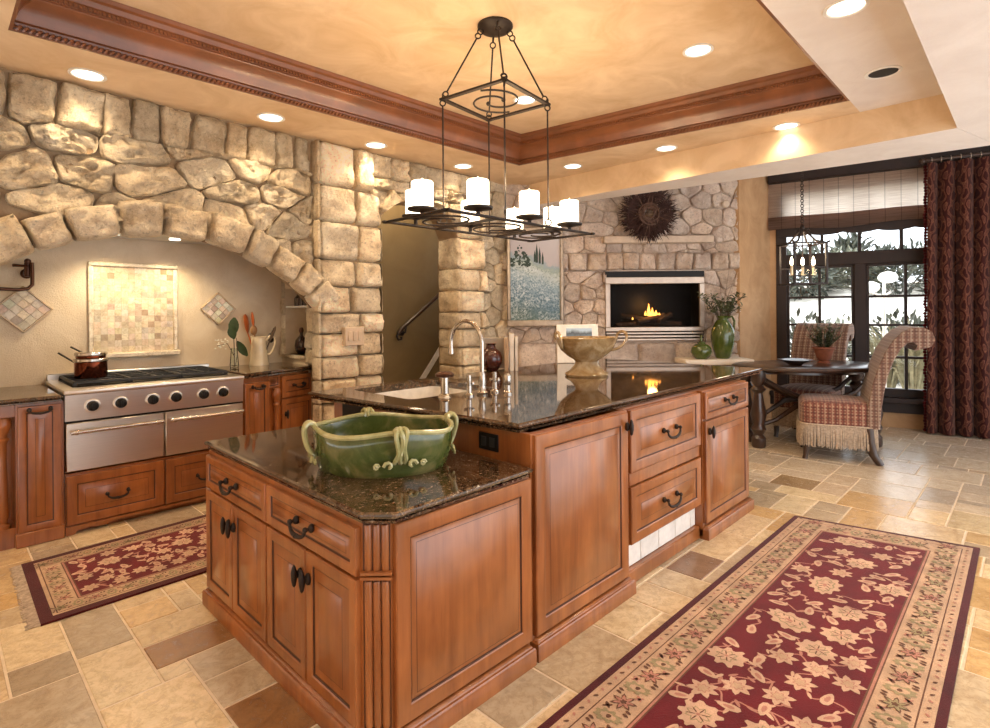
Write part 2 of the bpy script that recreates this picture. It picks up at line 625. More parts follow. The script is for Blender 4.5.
M['iron'] = plain('wrought_iron', (.018, .009, .006), .5, .2)
M['black'] = plain('black_enamel', (.007, .006, .006), .45, spec=.25)
M['castiron'] = plain('cast_iron', (.018, .018, .019), .55)
M['candle'] = emit('candle_glass', (1.0, .88, .68), 3.2)
M['flame'] = emit('flame', (1.0, .42, .07), 6.0)
M['bulb'] = emit('bulb', (1.0, .85, .6), 8.0)
M['canlens'] = emit('lamp_lens', (1.0, .93, .80), 4.0)
M['white'] = plain('white_paint', (.82, .79, .74), .45)
M['glass'] = m_glass()
M['fireglass'] = m_glass('fire_glass', (.7, .7, .7), 1.06)
M['darkwood'] = m_wood('dark_wood', (.055, .026, .016), (.026, .012, .008), .3, .3)
M['windowwood'] = m_wood('window_wood', (.022, .009, .007), (.011, .005, .004), .6, 0)
M['plaid'] = m_plaid('plaid_fabric', (.22, .070, .045), (.085, .020, .015), (.44, .29, .19))
M['plaidback'] = m_plaid('plaid_fabric_pale', (.20, .105, .072), (.095, .040, .030), (.38, .29, .215))
M['fringe'] = plain('fringe_thread', (.44, .345, .26), .9, 0, .3, 60)
M['damask'] = m_damask()
M['woven'] = m_woven('woven_shade', (.90, .80, .70), (.62, .50, .42))
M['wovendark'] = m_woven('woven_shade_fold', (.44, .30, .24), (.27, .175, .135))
# ------------------------------------------------------------------ floor
rng = random.Random(7)
def build_floor():
    U = .105
    x0, x1, y0, y1 = -14, 92, -16, 54
    used = {}
    tiles = []
    def put(i, j, w, h, c):
        for a in range(i, i + w):
            for b in range(j, j + h): used[(a, b)] = 1
        tiles.append((i, j, w, h, c))
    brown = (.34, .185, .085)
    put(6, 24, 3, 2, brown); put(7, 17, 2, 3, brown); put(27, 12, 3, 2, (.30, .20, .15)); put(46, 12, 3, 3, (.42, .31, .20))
    sizes = [(6, 4), (4, 4), (4, 4), (4, 6), (4, 2), (2, 4), (3, 4), (4, 3), (2, 2), (3, 2)]
    pal = [(.82, .67, .46), (.76, .58, .36), (.64, .54, .41), (.86, .75, .57), (.58, .50, .40), (.80, .66, .48), (.54, .46, .37), (.74, .53, .29), (.84, .72, .53)]
    for j in range(y0, y1):
        for i in range(x0, x1):
            if (i, j) in used: continue
            opts = sizes[:]; rng.shuffle(opts)
            for w, h in opts + [(2, 1), (1, 2), (1, 1)]:
                if all((a, b) not in used for a in range(i, i + w) for b in range(j, j + h)):
                    c = rng.choice(pal); k = rng.uniform(.88, 1.08)
                    if i > 44: c = tuple(.4 * q + .6 * g for q, g in zip(c, (.66, .62, .60)))  # daylight greying put into the colour of the far tiles
                    put(i, j, w, h, tuple(q * k for q in c)); break
    mb = MB()
    g = .0035
    for i, j, w, h, c in tiles:
        mb.col = c
        a, b, e, f = i * U + g, j * U + g, (i + w) * U - g, (j + h) * U - g
        q = .004
        vs = [(a, b, -.004), (e, b, -.004), (e, f, -.004), (a, f, -.004), (a + q, b + q, 0), (e - q, b + q, 0), (e - q, f - q, 0), (a + q, f - q, 0)]
        mb.add(vs, [(0, 1, 5, 4), (1, 2, 6, 5), (2, 3, 7, 6), (3, 0, 4, 7), (4, 5, 6, 7)])
    mb.col = (1, 1, 1)
    mb.quad((x0 * U, y0 * U, -.003), (x1 * U, y0 * U, -.003), (x1 * U, y1 * U, -.003), (x0 * U, y1 * U, -.003), 1)
    mb.box(x0 * U, y0 * U, -.2, x1 * U, y1 * U, -.01, mat=1)
    struct(mb.build('floor', [M['tile'], M['grout']], recalc=False))
build_floor()

# ------------------------------------------------------------------ stone masonry
AC, AR = (1.2, .395), 1.59              # arch centre (x, z) and radius of the intrados
def arch_push(u, v):
    du, dv = u - AC[0], v - AC[1]
    if v < 1.42: return u, v
    r = hypot(du, dv)
    R = AR + .10
    if r < R:
        return AC[0] + du / r * R, AC[1] + dv / r * R
    return u, v

def stone(mb, q, P, depth, r, col, push=None, rough=1.0, gap=.003):
    prm = [-1, -.955, -.88, -.74, -.56, -.38, -.2, -.04, .14, .32, .5, .68, .84, .96, 1]
    cu = sum(p[0] for p in q) / 4; cv = sum(p[1] for p in q) / 4
    sd = r.uniform(0, 100)
    tx, ty = r.uniform(-.2, .2), r.uniform(-.2, .2)
    sz = max(abs(q[2][0] - q[0][0]), abs(q[2][1] - q[0][1]))
    pv = {-1: .0, 1: .0, -.955: .55, .96: .55, -.88: .88, .84: .88}
    vs = []
    n = len(prm)
    for a in prm:
        for b in prm:
            s, t = (a + 1) / 2, (b + 1) / 2
            u = (q[0][0] * (1 - s) + q[1][0] * s) * (1 - t) + (q[3][0] * (1 - s) + q[2][0] * s) * t
            v = (q[0][1] * (1 - s) + q[1][1] * s) * (1 - t) + (q[3][1] * (1 - s) + q[2][1] * s) * t
            L = hypot(u - cu, v - cv) + 1e-6
            k = 1 - gap / L
            u, v = cu + (u - cu) * k, cv + (v - cv) * k
            # rounded corners
            rc = max(0, abs(a) + abs(b) - 1.55) * .16
            u, v = u + (cu - u) * rc, v + (cv - v) * rc
            e = min(pv.get(a, 1.0), pv.get(b, 1.0))
            w1 = nz(u * 5 + sd, v * 5, sd)
            u += nz(u * 9, v * 9, sd + 5) * .012 * rough; v += nz(u * 9, v * 9, sd + 9) * .012 * rough
            if push: u, v = push(u, v)
            d = depth * e * (1 + .35 * tx * a * 2 + .35 * ty * b * 2)
            if e > .5:
                d += depth * rough * (.40 * w1 + .55 * (noise.turbulence(Vector((u * 8, v * 8, sd)), 4, True) - .75) + .22 * nz(u * 34, v * 34, sd + 7))
            vs.append(P(u, v, -d))
    fs = [(i * n + j, (i + 1) * n + j, (i + 1) * n + j + 1, i * n + j + 1) for i in range(n - 1) for j in range(n - 1)]
    mb.add(vs, fs, 0, [col] * len(vs))

def scol(r, warm=0.0):
    k = r.uniform(.80, 1.18)
    h = r.uniform(-1, 1)
    return (k * (1 + .03 * h), k, k * (1 - .05 * h - warm))

def courses(mb, u0, u1, v0, v1, P, r, hs=(.14, .3), ws=(.16, .5), depth=.07, ok=None, push=None, rough=1.0, jit=.018, fixed=None, warm=0.0):
    v = v0
    rows = []
    if fixed:
        rows = fixed
    else:
        while v < v1 - .06:
            h = r.uniform(*hs)
            if v1 - v - h < hs[0] * .8: h = v1 - v
            rows.append((v, v + h)); v += h
    def J(u, vv):
        return u + jit * 1.5 * nz(u * 3.1, vv * 3.7, 3.3), vv + jit * nz(u * 2.7, vv * 4.1, 8.1)
    for (a, b) in rows:
        u = u0 - r.uniform(0, .0)
        while u < u1 - .02:
            w = r.uniform(*ws)
            if u1 - u - w < ws[0] * .7: w = u1 - u
            qs = []
            if not fixed and b - a > .2 and w < .34 and r.random() < .35:
                m = a + (b - a) * r.uniform(.4, .6)
                qs = [(u, a, u + w, m), (u, m, u + w, b)]
            else:
                qs = [(u, a, u + w, b)]
            for (p, s, t, z) in qs:
                if ok and not ok(p, s, t, z): continue
                tl = r.uniform(-1, 1) * jit * .9
                q = [J(p, s), J(t, s), J(t + tl, z), J(p + tl, z)]
                if p - u0 < 1e-6: q[0] = (u0, q[0][1]); q[3] = (u0, q[3][1])
                if u1 - t < 1e-6: q[1] = (u1, q[1][1]); q[2] = (u1, q[2][1])
                if v1 - z < 1e-6: q[2] = (q[2][0], v1); q[3] = (q[3][0], v1)
                stone(mb, q, P, depth * r.uniform(.75, 1.25), r, scol(r, warm), push, rough)
            u += w

def rubble(mb, u0, u1, v0, v1, P, r, size=.22, asp=1.5, depth=.06, ok=None, push=None, rough=1.0, warm=0.0, gap=.004):
    """random rubble: Voronoi stones stretched along u"""
    pts = []
    nu, nv = max(1, int(round((u1 - u0) / (size * asp)))), max(1, int(round((v1 - v0) / size)))
    du, dv = (u1 - u0) / nu, (v1 - v0) / nv
    for j in range(-1, nv + 1):
        for i in range(-1, nu + 1):
            if r.random() < .10: continue
            pts.append((u0 + (i + .5 + (.5 if j % 2 else 0) + r.uniform(-.34, .34)) * du, v0 + (j + .5 + r.uniform(-.30, .30)) * dv))
    for k, (x, y) in enumerate(pts):
        if not (u0 - du < x < u1 + du and v0 - dv < y < v1 + dv): continue
        poly = [(u0, v0), (u1, v0), (u1, v1), (u0, v1)]
        for m, (a, b) in enumerate(pts):
            if m == k or abs(a - x) > 3.2 * du or abs(b - y) > 3.2 * dv: continue
            # half plane closer to (x, y), in a metric where u is shrunk
            nx, ny = (a - x) / (asp * asp), (b - y)
            mx, my = (a + x) / 2, (b + y) / 2
            out = []
            n = len(poly)
            for q in range(n):
                p, s_ = poly[q], poly[(q + 1) % n]
                dp = (p[0] - mx) * nx + (p[1] - my) * ny; ds = (s_[0] - mx) * nx + (s_[1] - my) * ny
                if dp <= 0: out.append(p)
                if dp * ds < 0:
                    t = dp / (dp - ds); out.append((p[0] + (s_[0] - p[0]) * t, p[1] + (s_[1] - p[1]) * t))
            poly = out
            if len(poly) < 3: break
        if len(poly) < 3: continue
        cu = sum(p[0] for p in poly) / len(poly); cv = sum(p[1] for p in poly) / len(poly)
        if ok and not ok(cu, cv): continue
        # resample, soften the corners
        L = [hypot(poly[i][0] - poly[i - 1][0], poly[i][1] - poly[i - 1][1]) for i in range(len(poly))]
        N = 28
        tot = sum(L); res = []
        if tot < .12: continue
        for i in range(N):
            d = tot * i / N; q = 0
            while d > L[(q + 1) % len(L)] and q < len(L) - 1: d -= L[(q + 1) % len(L)]; q += 1
            a, b = poly[q], poly[(q + 1) % len(poly)]
            t = d / max(1e-9, L[(q + 1) % len(L)])
            res.append((a[0] + (b[0] - a[0]) * t, a[1] + (b[1] - a[1]) * t))
        for _ in range(1): res = [((res[i - 1][0] + 2 * res[i][0] + res[(i + 1) % N][0]) / 4, (res[i - 1][1] + 2 * res[i][1] + res[(i + 1) % N][1]) / 4) for i in range(N)]
        sd = r.uniform(0, 100); tx, ty = r.uniform(-.5, .5), r.uniform(-.5, .5)
        dd = depth * r.uniform(.7, 1.25)
        col = scol(r, warm)
        rings = [(1.0, 0.12), (.965, .62), (.90, .90), (.80, 1), (.66, 1), (.50, 1), (.34, 1), (.17, 1)]
        vs = []
        for f, e in rings:
            for (a, b) in res:
                u, v = cu + (a - cu) * f, cv + (b - cv) * f
                l = hypot(u - cu, v - cv) + 1e-6
                g = max(0, 1 - gap / l) if f > .9 else 1
                u, v = cu + (u - cu) * g, cv + (v - cv) * g
                u += nz(u * 11, v * 11, sd + 5) * .010 * rough; v += nz(u * 11, v * 11, sd + 9) * .010 * rough
                if push: u, v = push(u, v)
                d = dd * e * (1 + (tx * (u - cu) + ty * (v - cv)) / size * .8)
                if e > .8: d += dd * rough * (.40 * nz(u * 5, v * 5, sd) + .60 * (noise.turbulence(Vector((u * 8, v * 8, sd)), 4, True) - .75) + .22 * nz(u * 34, v * 34, sd + 7))
                vs.append(P(u, v, -d))
        u, v = (push(cu, cv) if push else (cu, cv))
        vs.append(P(u, v, -dd * (1 + rough * .4 * nz(cu * 5, cv * 5, sd))))
        fs = []
        R = len(rings)
        for q in range(R - 1):
            for i in range(N): fs.append((q * N + i, q * N + (i + 1) % N, (q + 1) * N + (i + 1) % N, (q + 1) * N + i))
        for i in range(N): fs.append(((R - 1) * N + i, (R - 1) * N + (i + 1) % N, R * N))
        mb.add(vs, fs, 0, [col] * len(vs))

ZC = 2.95                                # soffit height
YW = 4.56                                # mortar plane of the range wall
XN = 2.42                                # right side of the cooking alcove
PL = lambda u, v, d: (u, YW + d, v)

def build_left_wall():
    r = random.Random(21)
    mb = MB()
    hole = []
    a0 = atan2(1.47 - AC[1], XN - AC[0]); a1 = pi - a0
    xl = 2 * AC[0] - XN
    hole.append((xl, -.02)); 
    N = 36
    out = [(-1.6, -.01), (xl, -.01)]
    arc = [(AC[0] + (AR + .04) * cos(a1 + (a0 - a1) * i / N), AC[1] + (AR + .04) * sin(a1 + (a0 - a1) * i / N)) for i in range(N + 1)]
    out += arc + [(XN, -.01), (2.70, -.01), (2.70, ZC + .02), (-1.6, ZC + .02)]
    mb.wall(out, [], PL, .15, 1, 1, skip=())
    def ok(p, s, t, z):
        cx, cz = (p + t) / 2, (s + z) / 2
        if z < 1.42: return cx < xl - .06 or cx > XN
        return hypot(cx - AC[0], cz - AC[1]) > AR + .17
    # soldier row under the ceiling, then rough courses down to the arch
    courses(mb, -1.5, 2.33, 2.64, 2.945, PL, r, (.3, .3), (.14, .27), .085, None, None, 1.25, .02, [(2.64, 2.945)])
    rubble(mb, -1.5, 2.36, 1.30, 2.655, PL, r, .20, 1.65, .075, lambda u, v: ok(u, v, u, v), arch_push, 1.7)
    # voussoirs
    ths = []
    t = a0 - .03
    while t < a1:
        t2 = t + r.uniform(.105, .185)
        ths.append((t, min(t2, a1))); t = t2
    for (ta, tb) in ths:
        Ro = AR + r.uniform(.22, .275); Ri = AR + r.uniform(-.012, .01)
        pt = lambda R, t: (AC[0] + R * cos(t), AC[1] + R * sin(t))
        q = [pt(Ri, tb), pt(Ri, ta), pt(Ro, ta), pt(Ro, tb)]
        stone(mb, q, PL, .15, r, tuple(1.28 * c for c in scol(r)), None, .55)
    struct(mb.build('wall_left', [M['stone'], M['mortar']], angle=70, recalc=False))
    # alcove: plaster back, right cheek with a niche
    ab = MB()
    ab.box(-1.7, 5.25, 0, XN + .3, 5.33, 2.5, mat=0)
    ab.box(-1.7, 4.715, 2.42, XN + .3, 5.25, 2.5, mat=0)
    struct(ab.build('wall_alcove', [M['splash']]))
    nb = MB()
    PN = lambda u, v, d: (XN - .012 + d, u, v)
    nb.wall([(4.712, 0), (5.25, 0), (5.25, 2.42), (4.712, 2.42)], [[(4.735, 1.035), (5.17, 1.035), (5.17, 1.66), (4.735, 1.66)]], PN, .26, 0, 0)
    nb.box(XN + .24, 4.712, 0, XN + .275, 5.25, 2.0)
    struct(nb.build('wall_niche', [M['splash']]))
    sb = MB()
    r2 = random.Random(5)
    PNs = lambda u, v, d: (XN - .012 + d, u, v)
    courses(sb, 5.165, 5.245, 1.0, 1.75, PNs, r2, (.08, .16), (.08, .08), .02)
    courses(sb, 4.5, 4.73, 0.96, 1.47, PNs, r2, (.12, .2), (.12, .23), .035)
    sb.box(XN - .05, 4.74, 1.0, XN + .2, 5.16, 1.035, .006, 0)
    struct(sb.build('trim_niche', [M['stone'], M['mortar']], angle=60, recalc=False))
build_left_wall()

# ------------------------------------------------------------------ doorway wall with the two stone piers
DX0, DX1 = 3.035, 4.06
def door_hole():
    cx = (DX0 + DX1) / 2
    pts = [(DX0, -.01), (DX0, 2.25), (DX0 + .09, 2.44), (DX0 + .33, 2.545), (cx, 2.57), (DX1 - .33, 2.545), (DX1 - .09, 2.44), (DX1, 2.25), (DX1, -.01)]
    return pts
YD = 4.53
PD = lambda u, v, d: (u, YD + d, v)
def door_push(u, v):
    cx = (DX0 + DX1) / 2
    if v < 2.25:
        if DX0 < u < cx: u = DX0
        elif cx <= u < DX1: u = DX1
        return u, v
    k = (u - cx) / ((DX1 - DX0) / 2)
    if abs(k) < 1:
        top = 2.25 + .32 * sqrt(max(0, 1 - k * k)) ** 1.0
        if v < top: v = top
    return u, v
def build_door_wall():
    r = random.Random(4)
    mb = MB()
    out = [(2.55, -.01)] + door_hole() + [(4.45, -.01), (4.45, ZC + .02), (2.55, ZC + .02)]
    mb.wall(out, [], PD, .32, 1, 1)
    # left pier of squared blocks, in pixel-true course heights
    zs = [0, .2, .42, .62, .83, 1.03, 1.235, 1.42, 1.66, 1.90, 2.24, 2.56, ZC - .005]
    for k in range(len(zs) - 1):
        a, b = zs[k], zs[k + 1]
        f = (.60, .66, .5, .58, .64)[k % 5]
        x0, x1 = 2.385, DX0
        if a >= 2.5: x1 = 2.95
        m = x0 + (x1 - x0) * f
        for (p, t) in ((x0, m), (m, x1)):
            q = [(p, a), (t, a), (t, b), (p, b)]
            stone(mb, q, PD, .10 * r.uniform(.9, 1.15), r, tuple(1.32 * c for c in scol(r)), None, .62)
    # pier return towards the alcove and door reveals
    for k in range(len(zs) - 1):
        a, b = zs[k], zs[k + 1]
        PR = lambda u, v, d: (DX1 + d, u, v)
        if b < 2.3:
            stone(mb, [(YD - .07, a), (YD + .31, a), (YD + .31, b), (YD - .07, b)], PR, .03, r, tuple(.95 * c for c in scol(r)), None, .7)
            PR2 = lambda u, v, d: (DX0 - d, u, v)
            stone(mb, [(YD - .07, a), (YD + .31, a), (YD + .31, b), (YD - .07, b)], PR2, .03, r, scol(r), None, .7)
        PS = lambda u, v, d: (2.385 + d, u, v)
        stone(mb, [(YD - .1, a), (YD + .05, a), (YD + .05, b), (YD - .1, b)], PS, .02, r, scol(r), None, .5)
    # over the doorway
    def ok(p, s, t, z):
        cx = (DX0 + DX1) / 2
        k = ((p + t) / 2 - cx) / ((DX1 - DX0) / 2)
        top = 2.25 + .32 * sqrt(max(0, 1 - k * k)) if abs(k) < 1 else 2.25
        return z > top + .05
    courses(mb, 2.95, 4.12, 2.25, 2.72, PD, r, (.14, .2), (.16, .3), .085, ok, door_push, 1.0, .02)
    courses(mb, 2.95, 4.45, 2.72, ZC - .005, PD, r, (.3, .3), (.13, .24), .085, None, None, 1.1, .018, [(2.72, ZC - .005)])
    stone(mb, [(3.02, 2.42), (3.17, 2.30), (3.33, 2.50), (3.15, 2.64)], PD, .115, r, (1.15, 1.13, 1.1), door_push, .5)
    # right pier
    for k in range(len(zs) - 2):
        a, b = zs[k], zs[k + 1]
        if (k % 2): spl = [(DX1, 4.44)]
        else: spl = [(DX1, 4.37), (4.37, 4.45)]
        for (p, t) in spl:
            stone(mb, [(p, a), (t, a), (t, b), (p, b)], PD, .09 * r.uniform(.85, 1.15), r, tuple(1.28 * c for c in scol(r)), None, .6)
    struct(mb.build('wall_doorway', [M['stone'], M['mortar']], angle=70, recalc=False))
    # stone wall between the pier and the corner, set back a little
    cb = MB()
    PC = lambda u, v, d: (u, 4.60 + d, v)
    cb.wall([(4.40, -.01), (5.0, -.01), (5.0, 3.3), (4.40, 3.3)], [], PC, .2, 1, 1)
    rubble(cb, 4.42, 4.92, 0, 3.25, PC, r, .18, 1.2, .06, None, None, 1.1)
    struct(cb.build('wall_corner', [M['stone'], M['mortar']], angle=70, recalc=False))
build_door_wall()

# ------------------------------------------------------------------ stairwell beyond the doorway
def build_stair():
    mb = MB()
    mb.box(2.75, 5.55, -.01, 6.2, 5.65, 3.6)
    mb.box(2.74, 4.86, -.01, 2.84, 5.55, 3.6)
    mb.box(2.7, 4.86, 3.6, 6.2, 5.65, 3.7)
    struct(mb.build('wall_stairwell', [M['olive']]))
    sk = MB()
    a, b = Vector((4.20, 5.53, .34)), Vector((5.35, 5.53, 1.72))
    sk.add([a, b, b + Vector((0, 0, .10)), a + Vector((0, 0, .10)), a + Vector((0, .02, 0)), b + Vector((0, .02, 0)), b + Vector((0, .02, .10)), a + Vector((0, .02, .10))],
           [(0, 1, 2, 3), (4, 7, 6, 5), (0, 4, 5, 1), (3, 2, 6, 7), (0, 3, 7, 4), (1, 5, 6, 2)])
    struct(sk.build('trim_stair', [M['white']]))
    st = MB()
    for k in range(9):
        st.box(4.22 + k * .2, 4.9, 0, 4.22 + (k + 1) * .2, 5.53, .17 + k * .20 * 1.17)
    struct(st.build('floor_stairs', [M['white']]))
    t = thing('handrail', 'dark iron handrail sloping up the olive stairwell wall', 'handrail', (3.96, 5.49, 1.1))
    rb = MB()
    P = [Vector((3.94, 5.46, 1.17)), Vector((3.99, 5.46, 1.225)), Vector((5.3, 5.46, 2.155))]
    rb.tube(P, .024, 10)
    rb.build('rail', M['darkwood'], t)
    for k, q in enumerate((.05, .62)):
        p = P[1].lerp(P[2], q)
        bb = MB(); bb.tube([p + Vector((0, 0, -.02)), p + Vector((-.01, .0, -.09)), p + Vector((-.01, .09, -.10))], .011, 8)
        bb.cyl(p + Vector((-.01, .07, -.10)), p + Vector((-.01, .091, -.10)), .035)
        bb.build('bracket', M['iron'], t)
    vb = MB()
    vb.tube([P[0] + Vector((0.01, 0, .01)), P[0] + Vector((-.02, 0, -.03)), P[0] + Vector((0, 0, -.075)), P[0] + Vector((.045, 0, -.07)), P[0] + Vector((.045, 0, -.04))], .014, 8)
    vb.build('scroll_end', M['iron'], t)
build_stair()

# ------------------------------------------------------------------ fireplace wall (diagonal, faces the room)
def build_fireplace_wall():
    r = random.Random(33)
    mb = MB()
    PF = lambda u, v, d: FW @ Vector((u, .04 + d, v))
    hole = [(1.34, 1.06), (2.50, 1.06), (2.50, 1.90), (1.34, 1.90)]
    mb.wall([(-.15, -.01), (2.95, -.01), (2.95, 3.35), (-.15, 3.35)], [hole], PF, .45, 1, 1)
    def ok(p, s, t, z):
        return not (t > 1.345 and p < 2.495 and z > 1.03 and s < 1.90)
    def push(u, v):
        if 1.335 < u < 2.505 and 1.04 < v < 1.905:
            c = [(abs(u - 1.335), 0), (abs(u - 2.505), 1), (abs(v - 1.905), 2), (abs(v - 1.04), 3)]
            k = min(c)[1]
            if k == 0: u = 1.335
            elif k == 1: u = 2.505
            elif k == 2: v = 1.905
            else: v = 1.04
        return u, v
    def ok2(p, s, t, z):
        cu, cv = (p + t) / 2, (s + z) / 2
        return not (1.335 < cu < 2.505 and 1.04 < cv < 1.905)
    courses(mb, -.1, 2.95, 0, 1.04, PF, r, (.14, .22), (.24, .6), .05, None, None, 1.0, .02)
    rubble(mb, -.1, 1.34, 1.04, 1.905, PF, r, .165, 1.3, .042, None, None, 1.0)
    rubble(mb, 2.50, 2.95, 1.04, 1.905, PF, r, .165, 1.2, .042, None, None, 1.0)
    courses(mb, -.1, 2.95, 1.905, 2.12, PF, r, (.2, .2), (.17, .26), .075, None, None, .8, .015, [(1.905, 2.12)])
    rubble(mb, -.1, 2.95, 2.12, 3.34, PF, r, .175, 1.35, .042, None, None, 1.0)
    struct(mb.build('wall_fireplace', [M['stone_fp'], M['mortar_fp']], angle=70, recalc=False))
    # firebox behind the opening
    fb = MB(FW)
    fb.box(1.30, .42, 1.02, 2.54, .46, 1.95)
    struct(fb.build('wall_firebox', [M['black']]))
    # plaster return and window wall
    pb = MB()
    pb.add([(6.81, 2.53, -.01), (7.84, 2.50, -.01), (7.84, 2.60, -.01), (6.81, 2.63, -.01), (6.81, 2.53, 3.35), (7.84, 2.50, 3.35), (7.84, 2.60, 3.35), (6.81, 2.63, 3.35)],
           [(0, 1, 5, 4), (1, 2, 6, 5), (2, 3, 7, 6), (3, 0, 4, 7), (4, 5, 6, 7), (3, 2, 1, 0)])
    struct(pb.build('wall_plaster', [M['tan_plaster']]))
    wb = MB()
    PW = lambda u, v, d: WW @ Vector((u, d, v))
    wb.wall([(-.02, -.01), (3.6, -.01), (3.6, 3.35), (-.02, 3.35)], [[(.08, .36), (2.95, .36), (2.95, 2.95), (.08, 2.95)]], PW, .22, 0, 0)
    struct(wb.build('wall_right', [M['tan_plaster']]))
build_fireplace_wall()

# ------------------------------------------------------------------ ceilings
TR = [(.31, .96), (4.74, .96), (4.34, 3.86), (.31, 3.93)]       # tray opening (soffit edge)
ZT = 3.22
ZL = 2.69
def build_ceilings():
    mb = MB()
    PCe = lambda u, v, d: (u, v, ZC + d)
    mb.wall([(-2, .96), TR[0], TR[3], TR[2], TR[1], (5.065, .96), (5.065, 4.9), (-2, 4.9)], [], PCe, ZT - ZC + .02, 0, 0)
    struct(mb.build('ceiling', [M['gold_plaster']]))
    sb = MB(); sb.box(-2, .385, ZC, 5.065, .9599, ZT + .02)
    struct(sb.build('ceiling_side', [M['pale_plaster']]))  # right soffit strip: daylight whitening put into its paler colour
    tb = MB()
    tb.box(-.2, .6, ZT, 5.0, 4.3, ZT + .05)
    struct(tb.build('ceiling_tray', [M['gold_plaster']]))
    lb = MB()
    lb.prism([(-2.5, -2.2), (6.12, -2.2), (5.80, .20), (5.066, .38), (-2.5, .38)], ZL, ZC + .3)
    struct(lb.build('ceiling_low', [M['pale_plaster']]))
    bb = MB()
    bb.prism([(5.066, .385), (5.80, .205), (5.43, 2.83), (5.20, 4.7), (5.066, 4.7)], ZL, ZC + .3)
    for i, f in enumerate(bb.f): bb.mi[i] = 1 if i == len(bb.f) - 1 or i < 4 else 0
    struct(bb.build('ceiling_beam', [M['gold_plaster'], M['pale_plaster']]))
    nb = MB()
    nb.prism([(4.6, -2.4), (9.1, -2.4), (8.05, 2.9), (6.6, 4.2), (5.2, 5.2), (4.6, 5.2)], 3.34, 3.40)
    struct(nb.build('ceiling_nook', [M['pale_plaster']]))
    # crown moulding swept round the tray
    pr = [(0.0, 2.952), (.016, 2.952), (.020, 2.975), (.008, 2.985), (.012, 3.0), (.028, 3.006), (.034, 3.02), (.045, 3.055), (.066, 3.088), (.095, 3.112),
          (.100, 3.122), (.112, 3.126), (.116, 3.150), (.126, 3.158), (.134, 3.185), (.150, 3.195), (.156, 3.219), (0.0, 3.219)]
    cb = MB()
    n = 4
    pts = [Vector(p) for p in TR]
    L = []
    for q, z in pr:
        row = []
        for i in range(n):
            a, b, c = pts[i - 1], pts[i], pts[(i + 1) % n]
            d1 = (b - a).normalized(); d2 = (c - b).normalized()
            n1 = Vector((-d1.y, d1.x)); n2 = Vector((-d2.y, d2.x))
            k = n1 + n2; k = k / k.dot(n1)
            p = b + k * q
            row.append((p.x, p.y, z))
        L.append(row)
    vs = [p for row in L for p in row]
    fs = []
    for i in range(len(L) - 1):
        for j in range(n):
            fs.append((i * n + j, i * n + (j + 1) % n, (i + 1) * n + (j + 1) % n, (i + 1) * n + j))
    cb.add(vs, fs)
    # rope bead and small upper bead along the two sides seen from the kitchen
    for (a, b, ins) in ((TR[3], TR[2], (0, -1)), (TR[2], TR[1], (-1, 0))):
        a = Vector((a[0], a[1], 0)); b = Vector((b[0], b[1], 0))
        d = (b - a); Ln = d.length; d.normalize()
        nn = Vector((ins[0], ins[1], 0))
        k = int(Ln / .028)
        for i in range(k):
            p = a + d * (i + .5) * .028 + nn * .022 + Vector((0, 0, 2.968))
            q = Vector((0, 0, 1)) * .018
            cb.tube([p - d * .013 - q * .8, p - d * .004 - q * .3 + nn * .007, p + d * .004 + q * .3 + nn * .007, p + d * .013 + q * .8], [.006, .010, .010, .006], 5)
        k = int(Ln / .022)
        for i in range(k):
            p = a + d * (i + .5) * .022 + nn * .118 + Vector((0, 0, 3.14))
            cb.box(p.x - .007, p.y - .007, 3.130, p.x + .007, p.y + .007, 3.149)
    struct(cb.build('trim_1', [M['crown']], angle=30))
build_ceilings()
light('stair_fill', 'POINT', (3.7, 5.15, 3.1), 40, (1, .80, .55), .12)  # added point light without a fixture, brightens the olive stairwell

# walls of the room behind and to the right of the camera, with a wide unseen opening, unglazed, shaped to let daylight in
def build_rear():
    mb = MB()
    mb.box(-2.6, -2.3, 0, -2.5, 5.4, 3.3)
    struct(mb.build('wall_rear', [M['gold_plaster']]))
    mb = MB()
    mb.wall([(-2.6, 0), (8.7, 0), (8.7, 3.3), (-2.6, 3.3)], [[(.2, .05), (7.6, .05), (7.6, 2.45), (.2, 2.45)]], lambda u, v, d: (u, -2.2 - d, v), .12, 0, 0)
    struct(mb.build('wall_side', [M['tan_plaster']]))
build_rear()
for x, y in ((1.5, .67), (-.4, .67), (-1.2, 2.4), (-.5, 4.28)):  # added fill spots out of view, no fixtures built
    light('ceiling_spot', 'SPOT', (x, y, 2.93), E_CAN * .6, (1, .76, .48), .06, (0, 0, 0), radians(125), .8)
for x, y in ((1.2, -1.2), (3.4, -1.0)):  # further unseen fill spots added under the low ceiling
    light('ceiling_spot', 'SPOT', (x, y, 2.66), E_CAN, (1, .80, .55), .06, (0, 0, 0), radians(125), .8)
# ------------------------------------------------------------------ cabinet hardware
def bail_pull(c, u, n, w=.10, parent=None, drop=.035):
    """dark iron bail handle: c = centre on the face, u along the face, n outward"""
    c, u, n = Vector(c), Vector(u).normalized(), Vector(n).normalized()
    z = Vector((0, 0, 1))
    mb = MB()
    for s in (-1, 1):
        p = c + u * s * w / 2
        mb.ball(p + n * .004, .013, .013, .016, 10, 6)
        mb.cyl(p, p + n * .028, .006, 8)
        mb.ball(p + n * .028, .010, .010, .010, 8, 6)
    pts = []
    for i in range(9):
        t = i / 8
        a = pi * t
        pts.append(c + u * (-(w / 2) * cos(a)) - z * (drop * sin(a) ** .7) + n * (.028 + .006 * sin(a)))
    mb.tube(pts, [.005, .006, .007, .008, .009, .008, .007, .006, .005], 8)
    mb.ball(pts[4], .011, .011, .009, 8, 6)
    return mb.build('handle', M['iron'], parent)

